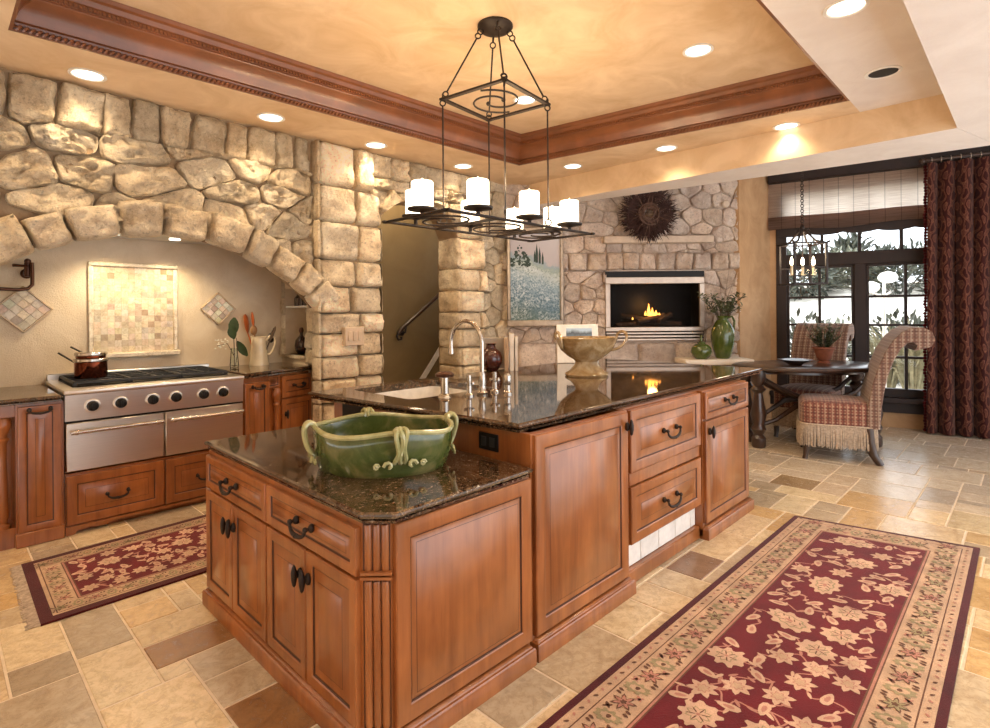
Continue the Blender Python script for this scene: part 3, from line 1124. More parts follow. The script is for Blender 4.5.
def finger_pull(c, n, parent=None):
    c, n = Vector(c), Vector(n).normalized()
    z = Vector((0, 0, 1))
    mb = MB()
    mb.cyl(c, c + n * .022, .007, 8)
    mb.lathe([(.001, -.042), (.007, -.034), (.011, -.012), (.0115, .010), (.007, .030), (.001, .040)], c + n * .028, 10)
    mb.ball(c + n * .004, .014, .014, .022, 10, 6)
    return mb.build('knob', M['iron'], parent)

WD = [M['wood'], M['glaze']]
def door(parent, o, u, n, w, h, name='door', fr=.055, t=.02, raised=True, bead=.04, mats=None):
    mb = MB()
    mb.panel(o, u, n, w, h, t, fr, 0, 1, raised, bead=bead)
    return mb.build(name, mats or WD, parent)

# ------------------------------------------------------------------ range and its base cabinet
YF = 4.456
X0R, X1R = .612, 1.728
def build_range():
    t = thing('gas_range', 'wide stainless steel gas range with six black knobs under the stone arch', 'range', (1.17, 4.85, .40))
    b = MB()
    b.box(X0R + .002, YF + .03, .40, X1R - .002, 5.24, .905, .004)
    b.build('body', M['steel'], t)
    c = MB()
    c.box(X0R - .008, YF - .02, .905, X1R + .008, 5.245, .938, .010, seg=2)
    c.box(X0R + .06, YF + .14, .936, X1R - .06, 5.17, .944, .004, mat=1)
    c.box(X0R, 5.20, .93, X1R, 5.245, .985, .004)
    c.build('cooktop', [M['steel'], M['black']], t)
    p = MB()
    p.add([(X0R, YF, .735), (X1R, YF, .735), (X1R, YF - .012, .905), (X0R, YF - .012, .905), (X0R, YF + .04, .735), (X1R, YF + .04, .735), (X1R, YF + .04, .905), (X0R, YF + .04, .905)],
          [(0, 1, 2, 3), (4, 7, 6, 5), (0, 4, 5, 1), (3, 2, 6, 7), (0, 3, 7, 4), (1, 5, 6, 2)])
    p.build('control_panel', M['steel'], t)
    A = Matrix.Rotation(radians(90), 4, 'X')
    for k, x in enumerate((.757, .915, 1.105, 1.252, 1.437, 1.575)):
        kb = MB()
        kb.lathe([(.046, -.002), (.046, .006), (.040, .010), (.036, .010)], (x, YF - .006, .823), 20, A, 0)
        kb.lathe([(.034, .0), (.034, .012), (.028, .034), (.022, .038), (.001, .038)], (x, YF - .012, .823), 20, A, 1)
        kb.box(x - .005, YF - .058, .800, x + .005, YF - .040, .846, .002, mat=1)
        kb.build('knob', [M['steel'], M['black']], t)
    xm = 1.18
    for k, (a, bb) in enumerate(((X0R + .004, xm - .004), (xm + .004, X1R - .004))):
        d = MB()
        d.box(a, YF - .006, .408, bb, YF + .03, .722, .006)
        o = d.build('oven_door', M['steel'], t)
        h = MB()
        h.cyl((a + .02, YF - .055, .668), (bb - .015, YF - .055, .668), .014, 12)
        for x in (a + .05, bb - .05):
            h.cyl((x, YF - .006, .668), (x, YF - .055, .668), .010, 10)
            h.ball((x, YF - .055, .668), .018, n=10, m=6)
        h.build('handle', M['chrome'], o)
    rail = MB(); rail.box(X0R, YF + .0, .722, X1R, YF + .03, .737, .003); rail.build('trim_strip', M['black'], t)
    # three cast iron grates
    gw = (X1R - X0R - .14) / 3
    for k in range(3):
        g = MB()
        a = X0R + .07 + gw * k + .004; e = a + gw - .008
        y0, y1 = YF + .15, 5.16
        z = .975
        for y in (y0, (y0 + y1) / 2, y1): g.box(a, y - .008, z - .02, e, y + .008, z, .003)
        for x in (a, (a + e) / 2, e): g.box(x - .008, y0, z - .02, x + .008, y1, z, .003)
        for cy in ((y0 * 3 + y1) / 4, (y0 + 3 * y1) / 4):
            g.box(a, cy - .006, z - .016, e, cy + .006, z, .002)
            g.lathe([(.05, .945), (.05, .956), (.032, .962), (.001, .962)], ((a + e) / 2, cy, 0), 16)
            g.ring(((a + e) / 2, cy, z - .012), .075, .006, n=18, k=6)
        for x in (a, e):
            for y in (y0, y1): g.box(x - .010, y - .010, .943, x + .010, y + .010, z - .01, .002)
        g.build('grate', M['castiron'], t)
    # base cabinet with two drawers below the ovens
    c = thing('range_base_cabinet', 'cherry drawer base directly under the stainless range', 'cabinet', (1.17, 4.8, 0))
    bd = MB()
    bd.box(X0R, YF + .02, .05, X1R, 5.2, .395)
    bd.box(X0R, YF + .06, 0, X1R, 5.2, .06)
    bd.build('body', WD, c)
    for k, (a, e) in enumerate(((X0R + .006, xm - .006), (xm + .006, X1R - .006))):
        d = door(c, (a, YF + .02, .065), (1, 0, 0), (0, -1, 0), e - a, .315, 'drawer', .06, .024)
        bail_pull(((a + e) / 2, YF + .006, .225), (1, 0, 0), (0, -1, 0), .12, d)
    v = MB()
    z = .055
    pts = [(X0R, z), (X0R, -.0), (X0R + .05, 0), (X0R + .06, .02), (X0R + .12, .03), (X0R + .2, .018), (X0R + .26, .035), (X1R - .26, .035), (X1R - .2, .018), (X1R - .12, .03), (X1R - .06, .02), (X1R - .05, 0), (X1R, 0), (X1R, z)]
    v.wall(pts, [], lambda u, w_, d: (u, YF + .005 + d, w_), .03, 0, 0)
    v.build('valance', WD, c)
build_range()

CPROF = lambda z0, z1: [(.016, z0), (.004, z0 + .004), (.006, z0 + .012), (.014, z0 + .016), (.004, z0 + .022), (0, z0 + (z1 - z0) * .62), (.003, z1 - .005), (.012, z1)]

def turned_post(mb, x, y, z0, z1, r=.032):
    h = z1 - z0
    p = [(r * .9, 0), (r * .9, .03), (r * .5, .05), (r * .75, .10), (r * .62, .3), (r * .5, .62), (r * .55, .76), (r * .9, .80), (r * .6, .82), (r * .6, .84), (r * 1.05, .90), (r * 1.1, .94), (r * .8, .99), (r * .4, 1.0)]
    mb.lathe([(a, z0 + b * h) for a, b in p], (x, y, 0), 16)

def build_left_cabinets():
    c = thing('base_cabinet', 'tall cherry pull-out cabinet left of the range beside a turned post', 'cabinet', (.35, 4.8, 0))
    b = MB()
    b.box(.372, YF + .01, .0, X0R - .004, 5.2, .872)
    b.box(-.01, YF + .22, 0, .374, 5.2, .872)
    b.box(-.01, YF + .03, .80, .374, 5.2, .872)
    b.box(-.01, YF + .02, 0, .374, 5.2, .12)
    b.build('body', WD, c)
    d = door(c, (.382, YF + .012, .085), (1, 0, 0), (0, -1, 0), .212, .775, 'door', .045, .022)
    bail_pull((.488, YF - .008, .835), (1, 0, 0), (0, -1, 0), .105, d, .02)
    p = MB(); p.box(.368, YF - .022, 0, X0R - .006, YF + .02, .085, .006); p.build('plinth', WD, c)
    q = MB(); turned_post(q, .315, YF + .06, .12, .80, .042); q.build('turned_post', WD, c)
    t = MB()
    t.slab([(-.015, YF - .03), (X0R - .012, YF - .03), (X0R - .012, 5.245), (-.015, 5.245)], .874, .914, CPROF(.874, .914))
    solo(t, 'countertop', M['granite'], 'dark granite worktop left of the stainless range', 'countertop', (.1, 4.9, .874))

A_R, B_R = Vector((1.742, 4.475, 0)), Vector((2.455, 4.705, 0))
def build_right_cabinets():
    u = (B_R - A_R).normalized(); n = Vector((u.y, -u.x, 0))
    L = (B_R - A_R).length
    at = lambda s, z=0, d=0: A_R + u * s + n * d + Vector((0, 0, z))
    c = thing('base_cabinet', 'cherry corner cabinet right of the range with pull-out, turned post and drawer', 'cabinet', (2.1, 4.85, 0))
    b = MB()
    f0 = at(.004, 0, -.022); f1 = at(L, 0, -.022)
    b.prism([(f0.x, f0.y), (f1.x, f1.y), (2.40, 5.24), (1.742, 5.24)], .0, .905)
    b.build('body', WD, c)
    d = door(c, at(.012, .10, -.02), u, n, .235, .765, 'door', .045, .022)
    bail_pull(at(.13, .83, .004), u, n, .10, d, .018)
    s = MB()
    s.panel(at(.250, .80, -.02), u, n, .12, .10, .012, .02, 0, 1, False)
    s.build('stile', WD, c)
    q = MB(); p = at(.315, 0, .008); turned_post(q, p.x, p.y, .10, .80, .034); q.build('turned_post', WD, c)
    d = door(c, at(.385, .70, -.02), u, n, .355, .185, 'drawer', .045, .022)
    bail_pull(at(.56, .80, .004), u, n, .11, d, .025)
    d = door(c, at(.385, .10, -.02), u, n, .355, .585, 'door', .05, .022)
    finger_pull(at(.42, .56, .0), n, d)
    pl = MB()
    m = pl.m
    pl.add([at(0, 0, .012), at(L, 0, .012), at(L, 0, -.03), at(0, 0, -.03), at(0, .09, .012), at(L, .09, .012), at(L, .09, -.03), at(0, .09, -.03)],
           [(0, 1, 5, 4), (1, 2, 6, 5), (2, 3, 7, 6), (3, 0, 4, 7), (4, 5, 6, 7), (3, 2, 1, 0)])
    pl.build('plinth', WD, c)
    t = MB()
    a0, a1 = at(.0, 0, .03), at(L, 0, .03)
    t.slab([(a0.x, a0.y), (a1.x, a1.y), (2.405, 5.245), (1.742, 5.245)], .906, .95, CPROF(.906, .95))
    solo(t, 'countertop', M['granite'], 'short granite worktop right of the range under the pitcher', 'countertop', (2.1, 4.9, .906))
build_left_cabinets()
build_right_cabinets()

# ------------------------------------------------------------------ island
XI, YI = .965, 1.475                 # front and right faces
ZLO, ZHI = .79, .96
def build_island():
    # lower block
    t = thing('island_base_cabinet', 'cherry base of the low island tier with four doors and two drawers', 'cabinet', (1.35, 2.2, 0))
    ch = .062
    poly = [(XI, YI + ch), (XI + ch, YI), (1.702, YI), (1.702, 2.91), (XI, 2.91)]
    b = MB(); b.prism(poly, .02, .752); b.mi[0] = 1
    b.build('body', WD, t)
    def plinth(poly, name, par, z=.082, o=.03):
        mb = MB()
        mb.slab(poly, 0, z, [(0, 0), (0, z - .022), (.005, z - .014), (.012, z - .012), (.016, z - .004), (.024, z)])
        return mb.build(name, WD, par)
    plinth([(XI - .031, YI + ch - .02), (XI + ch - .02, YI - .035), (1.702, YI - .035), (1.702, 2.93), (XI - .031, 2.93)], 'plinth', t)
    n = (-1, 0, 0)
    # front: facing -x, u runs along +y
    for (ya, yb) in ((2.226, 2.904), (1.552, 2.214)):
        d = door(t, (XI, yb, .578), (0, -1, 0), n, yb - ya, .155, 'drawer', .040, .02, True, .02)
        bail_pull((XI - .022, (ya + yb) / 2, .664), (0, 1, 0), n, .115, d, .034)
        ym = 2.573 if ya > 2 else 1.886
        for (a, e, kn) in ((ya, ym - .003, ym - .03), (ym + .003, yb, ym + .03)):
            dd = door(t, (XI, e, .092), (0, -1, 0), n, e - a, .475, 'door', .048, .02)
            finger_pull((XI - .02, kn, .475), n, dd)
    # fluted chamfer pilaster
    pb = MB()
    c = Vector((XI + ch / 2, YI + ch / 2, 0)); dn = Vector((-1, -1, 0)).normalized(); du = Vector((1, -1, 0)).normalized()
    for k in range(-1, 2):
        p = c + du * k * .027 - dn * .004
        pb.lathe([(.012, .10), (.0135, .11), (.0135, .555), (.012, .565)], (p.x, p.y, 0), 12)
        pb.lathe([(.012, .60), (.013, .605), (.013, .74), (.012, .745)], (p.x, p.y, 0), 12)
    for z in (.575, .590):
        q = [c + du * -.050 + dn * .0, c + du * .050 + dn * .0, c + du * .050 + dn * .018, c + du * -.050 + dn * .018]
        pb.prism([(w.x, w.y) for w in q], z, z + .009)
    pb.build('pilaster', [M['wood'], M['glaze']], t)
    sp = MB(); sp.panel((1.036, YI, .092), (1, 0, 0), (0, -1, 0), .660, .655, .02, .062, 0, 1, True, bead=.02); sp.build('side_panel', WD, t)
    sl = MB()
    sl.slab([(.943, 1.52), (1.022, 1.437), (1.705, 1.452), (1.705, 2.956), (.955, 2.956)], .752, ZLO, [(.026, .752), (.014, .754), (.012, .763), (.020, .766), (.004, .772), (0, .780), (.003, .786), (.012, ZLO)])
    solo(sl, 'countertop', M['granite'], 'lower granite island worktop carrying the green bowl', 'countertop', (1.35, 2.2, .752))

    # upper tier: three cabinets under one worktop
    u = (1, 0, 0); n = (0, -1, 0)
    c1 = thing('island_cabinet', 'upper island cabinet with one tall raised door and a knob', 'cabinet', (2.1, 2.2, 0))
    b = MB(); b.box(1.718, YI + .005, .02, 2.470, 3.04, .69); b.box(1.718, YI + .005, .69, 2.47, YI + .03, .918); b.box(1.718, YI + .03, .69, 1.74, 3.04, .918); b.box(1.74, 3.01, .69, 2.47, 3.04, .918); b.box(2.45, YI + .03, .69, 2.47, 3.01, .918)
    b.build('body', WD, c1)
    plinth([(1.716, YI - .035), (2.480, YI - .035), (2.480, 3.03), (1.716, 3.03)], 'plinth', c1)
    st = MB(); st.box(1.717, YI - .0, .795, 1.74, YI + .03, .916, .003); st.build('stile', WD, c1)
    d = door(c1, (1.728, YI + .004, .092), u, n, .715, .822, 'door', .065, .022, True, .03)
    finger_pull((2.425, YI - .02, .845), n, d)
    dk = MB(); dk.box(1.706, 2.62, .70, 1.72, 2.93, .905, .004); dk.build('dark_panel', M['black'], c1)
    c2 = thing('island_drawer_cabinet', 'island cabinet with two deep drawers above a white tiled toe kick', 'cabinet', (2.92, 2.2, 0))
    b = MB(); b.box(2.474, YI + .035, .205, 3.345, 3.00, .918); b.box(2.474, YI + .07, .02, 3.345, 3.0, .21)
    b.build('body', WD, c2)
    for (z, h) in ((.590, .320), (.222, .292)):
        d = door(c2, (2.505, YI + .025, z), u, n, .822, h, 'drawer', .058, .024, True, .045)
        bail_pull((2.915, YI - .001, z + h * .52), u, n, .15, d, .045)
    r = MB(); r.box(2.505, YI + .012, .52, 3.328, YI + .04, .586, .003); r.build('rail', WD, c2)
    k = MB()
    x = 2.476
    while x < 3.34:
        k.box(x + .003, YI + .05, .080, min(x + .20, 3.345) - .003, YI + .07, .205, .003); x += .20
    k.build('toe_tiles', M['white'], c2)
    k = MB(); k.box(2.482, YI + .022, 0, 3.347, YI + .07, .078, .006); k.build('plinth', WD, c2)
    c3 = thing('island_cabinet', 'end island cabinet nearest the dining table, one drawer over one door', 'cabinet', (3.9, 2.2, 0))
    b = MB(); b.box(3.349, YI + .005, .02, 4.08, 3.00, .918); b.build('body', WD, c3)
    d = door(c3, (3.362, YI + .004, .742), u, n, .705, .168, 'drawer', .042, .022, True, .02)
    bail_pull((3.715, YI - .018, .836), u, n, .14, d, .035)
    d = door(c3, (3.362, YI + .004, .098), u, n, .705, .632, 'door', .058, .022)
    finger_pull((3.40, YI - .02, .665), n, d)
    plinth([(3.349, YI - .035), (4.115, YI - .035), (4.115, 3.03), (3.349, 3.03)], 'plinth', c3)
    # outlet on the riser
    o = thing('outlet', 'black outlet plate on the wooden riser behind the green bowl', 'outlet', (1.717, 1.714, .815))
    m_ = MB(); m_.box(1.709, 1.655, .815, 1.7165, 1.775, .890, .003); m_.build('plate', M['black'], o)
    for yy in (1.69, 1.74):
        r = MB(); r.box(1.706, yy - .016, .832, 1.7095, yy + .016, .874, .002); r.build('socket', M['castiron'], o)

    # worktop with sink cut-out
    sx0, sx1, sy0, sy1 = 1.78, 2.42, 2.36, 2.95
    hole = []
    for (cx, cy, a) in ((sx1 - .05, sy1 - .05, 0), (sx0 + .05, sy1 - .05, 90), (sx0 + .05, sy0 + .05, 180), (sx1 - .05, sy0 + .05, 270)):
        for i in range(5):
            q = radians(a + 22.5 * i); hole.append((cx + .05 * cos(q), cy + .05 * sin(q)))
    sl = MB()
    sl.slab([(1.688, 1.512), (4.60, 1.534), (4.62, 3.10), (1.555, 3.06)], .918, ZHI, [(.028, .918), (.016, .920), (.013, .930), (.022, .933), (.004, .940), (0, .949), (.003, .955), (.012, ZHI)], [hole])
    solo(sl, 'countertop', M['granite'], 'long polished granite worktop of the upper island tier', 'countertop', (3.1, 2.3, .918))
    s = thing('sink', 'white undermount sink set in the upper island worktop', 'sink', (2.10, 2.655, .70))
    sb = MB()
    L = []
    for (k, z) in ((1.03, .9175), (1.0, .9175), (.99, .90), (.96, .74), (.88, .725), (.12, .718)):
        L.append([(2.10 + (p[0] - 2.10) * k, 2.655 + (p[1] - 2.655) * k, z) for p in hole])
    n_ = len(hole)
    sb.add([p for l in L for p in l], [(i * n_ + j, i * n_ + (j + 1) % n_, (i + 1) * n_ + (j + 1) % n_, (i + 1) * n_ + j) for i in range(len(L) - 1) for j in range(n_)])
    sb.build('basin', M['white'], s, recalc=False)
    dr = MB(); dr.lathe([(.001, .712), (.045, .712), (.045, .724), (.03, .722), (.001, .720)], (2.10, 2.655, 0), 20); dr.build('drain', M['chrome'], s)
build_island()
# ------------------------------------------------------------------ backsplash pieces
M['copper'] = plain('dark_copper', (.27, .075, .04), .16, .95, .2, 8)
M['bronze'] = plain('oil_rubbed_bronze', (.10, .045, .028), .32, .85)
M['clear'] = m_glass('clear_glass', (.93, .96, .94))
M['leaf'] = plain('leaf_green', (.018, .038, .010), .45, 0, .5, 20)
M['leafgrey'] = plain('olive_leaf', (.085, .10, .045), .5, 0, .5, 20)
M['stem'] = plain('stem_brown', (.09, .055, .03), .7)
M['cream'] = plain('cream_glaze', (.78, .66, .45), .22, 0, .1, 9, coat=.4)
M['orange'] = plain('orange_silicone', (.50, .12, .025), .45)
M['spoonwood'] = plain('spoon_wood', (.36, .18, .07), .6)
M['bottle'] = plain('dark_bottle', (.030, .012, .010), .08, coat=.5)
M['switch'] = plain('stone_coloured_plastic', (.60, .47, .34), .5)
M['blossom'] = plain('white_blossom', (.85, .82, .70), .6)

def m_glaze(name, c1, c2, c3):
    n = NT(name)
    v = n.geo()
    a = n.noise(v, 9, 6, .65, .6)
    b = n.noise(v, 55, 4, .6)
    c = n.ramp(a, [(.25, c2), (.5, c1), (.75, c3)])
    c = n.mix(c, tuple(x * .4 for x in c2), n.ramp(b, [(.6, 0.0), (.8, .5)]))
    n.base(c)
    n.bump(a, .08, .006)
    return n.set(.14, 0, coat=.5)
M['green'] = m_glaze('green_glaze', (.070, .095, .022), (.030, .048, .010), (.21, .19, .070))
M['greenrim'] = m_glaze('celadon_glaze', (.40, .39, .18), (.17, .18, .06), (.56, .52, .30))
M['jug'] = m_glaze('jug_green_glaze', (.062, .092, .014), (.032, .055, .008), (.12, .145, .036))
M['ochre'] = m_glaze('ochre_glaze', (.36, .235, .105), (.17, .095, .040), (.60, .48, .30))

def build_backsplash():
    r = random.Random(11)
    t = thing('mosaic_panel', 'large square framed panel of small beige stone tiles above the range', 'tile panel', (1.18, 5.25, 1.08))
    f = MB()
    x0, x1, z0, z1 = .868, 1.492, 1.12, 1.838
    w = .034
    f.box(x0, 5.226, z1 - w, x1, 5.249, z1, .006)
    f.box(x0, 5.226, z0, x0 + w, 5.249, z1 - w, .006); f.box(x1 - w, 5.226, z0, x1, 5.249, z1 - w, .006)
    f.box(x0 - .01, 5.19, z0 - .04, x1 + .01, 5.249, z0, .008)
    f.col = (.92, .84, .70)
    f.c = [(.92, .84, .70)] * len(f.v); f.usecol = True
    f.build('frame', M['tile'], t)
    g = MB()
    g.col = (.70, .60, .46); g.box(x0 + w, 5.2425, z0, x1 - w, 5.2487, z1 - w)
    n = 12
    cw = (x1 - x0 - 2 * w) / n; chh = (z1 - z0 - w) / 14
    pal = [(.82, .72, .55), (.76, .64, .46), (.88, .79, .63), (.80, .68, .50), (.62, .50, .36), (.72, .66, .55)]
    for i in range(n):
        for j in range(14):
            c = r.choice(pal[:4]) if r.random() < .82 else r.choice([(.50, .36, .22), (.60, .50, .38), (.66, .58, .46)])
            g.col = tuple(q * r.uniform(.94, 1.06) for q in c)
            a = x0 + w + i * cw; b = z0 + j * chh
            g.box(a + .0009, 5.241, b + .0009, a + cw - .0009, 5.2485, b + chh - .0009)
    g.build('tiles', M['tile'], t)
    for (cx, cz, hd, lab) in ((.485, 1.465, .172, 'diamond tile inset under the pot filler spout, left of the square panel'), (1.822, 1.468, .150, 'diamond tile inset above the glass vase, right of the square panel')):
        d = thing('tile_inset', lab, 'tile inset', (cx, 5.25, cz - hd))
        m = Matrix.Translation((cx, 5.2485, cz)) @ Matrix.Rotation(radians(45), 4, 'Y')
        k = hd / sqrt(2)
        fb = MB(m)
        fb.col = (.62, .48, .32)
        for (a, b, c, e) in ((-k, -k, k, -k + .012), (-k, k - .012, k, k), (-k, -k, -k + .012, k), (k - .012, -k, k, k)):
            fb.box(a, -.022, b, c, 0, e, .003)
        fb.build('frame', M['tile'], d)
        g = MB(m)
        s = (2 * k - .024) / 4
        for i in range(4):
            for j in range(4):
                c = r.choice(pal) if r.random() < .8 else (.48, .34, .22)
                g.col = tuple(q * r.uniform(.9, 1.08) for q in c)
                g.box(-k + .012 + i * s + .0015, -.014, -k + .012 + j * s + .0015, -k + .012 + (i + 1) * s - .0015, 0, -k + .012 + (j + 1) * s - .0015)
        g.build('tiles', M['tile'], d)
    p = thing('pot_filler', 'dark bronze pot filler tap on the wall over the left burners', 'tap', (.50, 5.249, 1.70))
    b = MB()
    A = Matrix.Rotation(radians(90), 4, 'X')
    b.lathe([(.036, 0), (.036, .008), (.022, .014), (.020, .05), (.024, .055), (.024, .09), (.001, .095)], (.505, 5.249, 1.725), 16, A)
    b.cyl((.505, 5.17, 1.70), (.505, 5.17, 1.80), .020, 12)
    b.ball((.505, 5.17, 1.81), .021, n=10, m=6)
    b.cyl((.505, 5.15, 1.775), (.42, 5.13, 1.775), .008, 8, r2=.011)
    b.build('valve', M['bronze'], p)
    a = MB()
    a.tube([(.525, 5.14, 1.80), (.527, 5.135, 1.72), (.525, 5.13, 1.64), (.50, 5.12, 1.612), (.45, 5.11, 1.602), (.30, 5.08, 1.608), (.10, 5.05, 1.612), (.0, 5.03, 1.612), (-.03, 5.02, 1.58), (-.03, 5.02, 1.52)], .0125, 10)
    a.build('arm', M['bronze'], p)
    h = thing('range_hood', 'steel hood insert with two lamps under the stone arch', 'range hood', (1.2, 4.95, 2.03))
    b = MB(); b.box(.55, 4.74, 2.03, 1.85, 5.22, 2.40, .006); b.build('body', M['steel'], h)
    for k, x in enumerate((.98, 1.40)):
        l = MB(); l.lathe([(.001, 0), (.034, 0), (.040, -.006), (.040, .004)], (x, 4.97, 2.028), 18); l.build('lamp', M['canlens'], h)
        light('hood_lamp', 'SPOT', (x, 5.0, 2.01), 26, (1, .80, .52), .04, (radians(-6), 0, 0), radians(135), .7)
build_backsplash()

# ------------------------------------------------------------------ on the range and right worktop
def saucepan(c, r, h, lab, hdir, rise, rim, hl=.21):
    c = Vector(c)
    t = thing('saucepan', lab, 'saucepan', c)
    b = MB()
    b.lathe([(.001, 0), (r - .006, 0), (r, .008), (r, h - .010), (r + .004, h), (r - .004, h), (r - .006, .012), (.001, .010)], c, 28)
    b.build('pan_body', M['copper'], t)
    k = MB(); k.lathe([(r + .002, h - .022), (r + .007, h - .016), (r + .007, h - .002), (r + .002, h + .002)], c, 28); k.build('rim_band', M['chrome'], t)
    hd = MB()
    d = Vector(hdir).normalized()
    s = c + d * r + Vector((0, 0, h * .62))
    hd.tube([s - d * .004, s + d * .03 + Vector((0, 0, .008)), s + d * hl + Vector((0, 0, rise))], [.007, .006, .007], 8)
    hd.ball(s, .015, n=8, m=6)
    hd.build('handle', M['iron'], t)
    return t
hd = -RGT * .9 + FWD * .25
saucepan((.815, 4.83, .976), .098, .135, 'copper saucepan standing on the left burner of the range', hd, .085, True)
saucepan((.815, 4.83, 1.112), .090, .042, 'small copper pan stacked on top of the copper saucepan', hd + FWD * .3, .045, True, .22)

def leaf(mb, p, d, L, w, nrm=(0, 0, 1), mat=0, n=5, curl=.12):
    p = Vector(p); d = Vector(d).normalized(); nrm = Vector(nrm)
    sd = d.cross(nrm)
    if sd.length < .05: sd = d.orthogonal()
    sd.normalize(); up = sd.cross(d)
    vs, fs = [], []
    for i in range(n + 1):
        t = i / n
        ww = w * .5 * sin(pi * min(1, t * .92 + .04)) ** .8
        q = p + d * L * t - up * (curl * L * t * t)
        vs += [q - sd * ww + up * ww * .25, q, q + sd * ww + up * ww * .25]
    for i in range(n):
        fs += [(i * 3, i * 3 + 1, i * 3 + 4, i * 3 + 3), (i * 3 + 1, i * 3 + 2, i * 3 + 5, i * 3 + 4)]
    mb.add(vs, fs, mat)

def build_counter_items():
    # vase
    c = Vector((1.89, 5.06, .95))
    v = thing('glass_vase', 'slim clear glass vase beside the range', 'vase', c)
    b = MB(); b.lathe([(.001, 0), (.034, 0), (.038, .02), (.030, .12), (.026, .17), (.024, .17), (.028, .12), (.034, .02), (.001, .006)], c, 20); b.build('glass', M['clear'], v)
    pl = thing('leafy_sprig', 'dark leafy sprig with small white flowers standing in the glass vase', 'flowers', c + Vector((0, 0, .01)))
    s = MB()
    s.tube([c + Vector((0, 0, .012)), c + Vector((.0, .0, .16)), c + Vector((.0, .01, .30))], .004, 6)
    s.tube([c + Vector((0, 0, .10)), c + RGT * -.06 + Vector((0, 0, .21)), c + RGT * -.15 + Vector((0, 0, .19))], .003, 6)
    s.tube([c + Vector((0.008, 0, .012)), c + RGT * .03 + Vector((0, 0, .12)), c + RGT * .02 + Vector((0, 0, .26))], .003, 6)
    s.build('stem', M['stem'], pl)
    for (o, d, L, w) in (((.0, 0, .29), (.0, 0, 1), .15, .095), ((.02, -.01, .23), (.35, -.35, -.75), .16, .075), ((0, 0, .25), (-.2, .1, .9), .12, .08)):
        l = MB(); leaf(l, c + Vector(o), d, L, w, -FWD, curl=.05); leaf(l, c + Vector(o) + FWD * .006, d, L * .98, w * .97, -FWD, curl=.05); l.build('leaf', M['leaf'], pl)
    fl = MB(); r = random.Random(3)
    for k in range(22):
        q = c - RGT * r.uniform(.05, .17) + Vector((0, 0, r.uniform(.16, .25))) + FWD * r.uniform(-.03, .03)
        fl.ball(q, .008, .008, .006, 6, 4)
    fl.build('blossom', M['blossom'], pl)
    # pitcher
    c = Vector((2.13, 5.11, .95))
    p = thing('pitcher', 'cream ceramic pitcher holding cooking utensils', 'pitcher', c)
    b = MB()
    b.lathe([(.001, 0), (.086, 0), (.088, .012), (.082, .03), (.072, .15), (.066, .20), (.070, .215), (.066, .225), (.073, .262), (.068, .262), (.060, .22), (.064, .15), (.076, .03), (.001, .012)], c, 28)
    b.build('body', M['cream'], p)
    h = MB()
    h.tube([c + RGT * .066 + Vector((0, 0, .225)), c + RGT * .10 + Vector((0, 0, .268)), c + RGT * .142 + Vector((0, 0, .255)), c + RGT * .150 + Vector((0, 0, .20)), c + RGT * .125 + Vector((0, 0, .13)), c + RGT * .098 + Vector((0, 0, .10)), c + RGT * .078 + Vector((0, 0, .105))], .011, 8)
    h.build('handle', M['cream'], p)
    U = [('spatula', 'broad orange spatula leaning left in the cream pitcher', -.055, .0, .21, 'orange', 'flat', .42), ('spatula', 'narrow orange spatula standing upright in the cream pitcher', -.03, .02, .235, 'orange', 'slim', .47),
         ('wooden_spoon', 'wooden spoon leaning back in the cream pitcher', -.015, -.03, .2, 'spoonwood', 'spoon', .40), ('utensil', 'white handled utensil in the middle of the cream pitcher', .012, .01, .2, 'white', 'stick', .34), ('ladle', 'dark ladle leaning right in the cream pitcher', .045, .02, .2, 'iron', 'spoon', .33), ('wooden_fork', 'short dark wooden fork leaning far right in the cream pitcher', .055, -.01, .2, 'stem', 'slim', .345)]
    for name, lab, dx, dy, z, m, kind, top in U:
        a = c + Vector((0, 0, .03)) + RGT * dx * .4; e = c + RGT * dx * 1.9 + FWD * dy + Vector((0, 0, top - .12))
        t = MB()
        t.tube([a, a.lerp(e, .5), e], .006, 7)
        d = (e - a).normalized()
        if kind == 'flat':
            t.m = Matrix.Translation(e) @ RGT.to_track_quat('X', 'Z').to_matrix().to_4x4()
            t.tube([d * -.01, d * .03, d * .09, d * .15, d * .175], [.008, .036, .046, .040, .014], 10, flat=.3)
        elif kind == 'slim':
            t.tube([e, e + d * .04, e + d * .11, e + d * .14], [.008, .026, .024, .008], 8, flat=.4)
        elif kind == 'spoon':
            t.ball(e + d * .04, .032, .018, .046, 12, 8)
        solo(t, name, M[m], lab, 'utensil', a)
    # niche items
    c = Vector((2.50, 5.03, 1.035))
    t = thing('bottle', 'round dark flask with a short neck on the niche floor', 'bottle', c)
    b = MB(); b.lathe([(.001, 0), (.04, 0), (.066, .03), (.074, .08), (.064, .13), (.03, .165), (.018, .18), (.018, .21), (.001, .21)], c, 24, sx=.8); b.build('glass', M['bottle'], t)
    k = MB(); k.lathe([(.001, .205), (.020, .205), (.024, .225), (.016, .25), (.001, .255)], c, 14); k.build('stopper', M['bronze'], t)
    c = Vector((2.47, 4.80, 1.035))
    b = MB(); b.lathe([(.001, 0), (.028, 0), (.034, .05), (.036, .065), (.032, .065), (.026, .01), (.001, .008)], c, 18)
    solo(b, 'cup', M['cream'], 'small cream cup at the front of the niche floor', 'cup', c)
    s = MB(); s.box(2.412, 4.74, 1.474, 2.655, 5.165, 1.492, .003)
    solo(s, 'shelf', M['white'], 'small pale shelf across the wall niche beside the pitcher', 'shelf', (2.53, 4.95, 1.474))
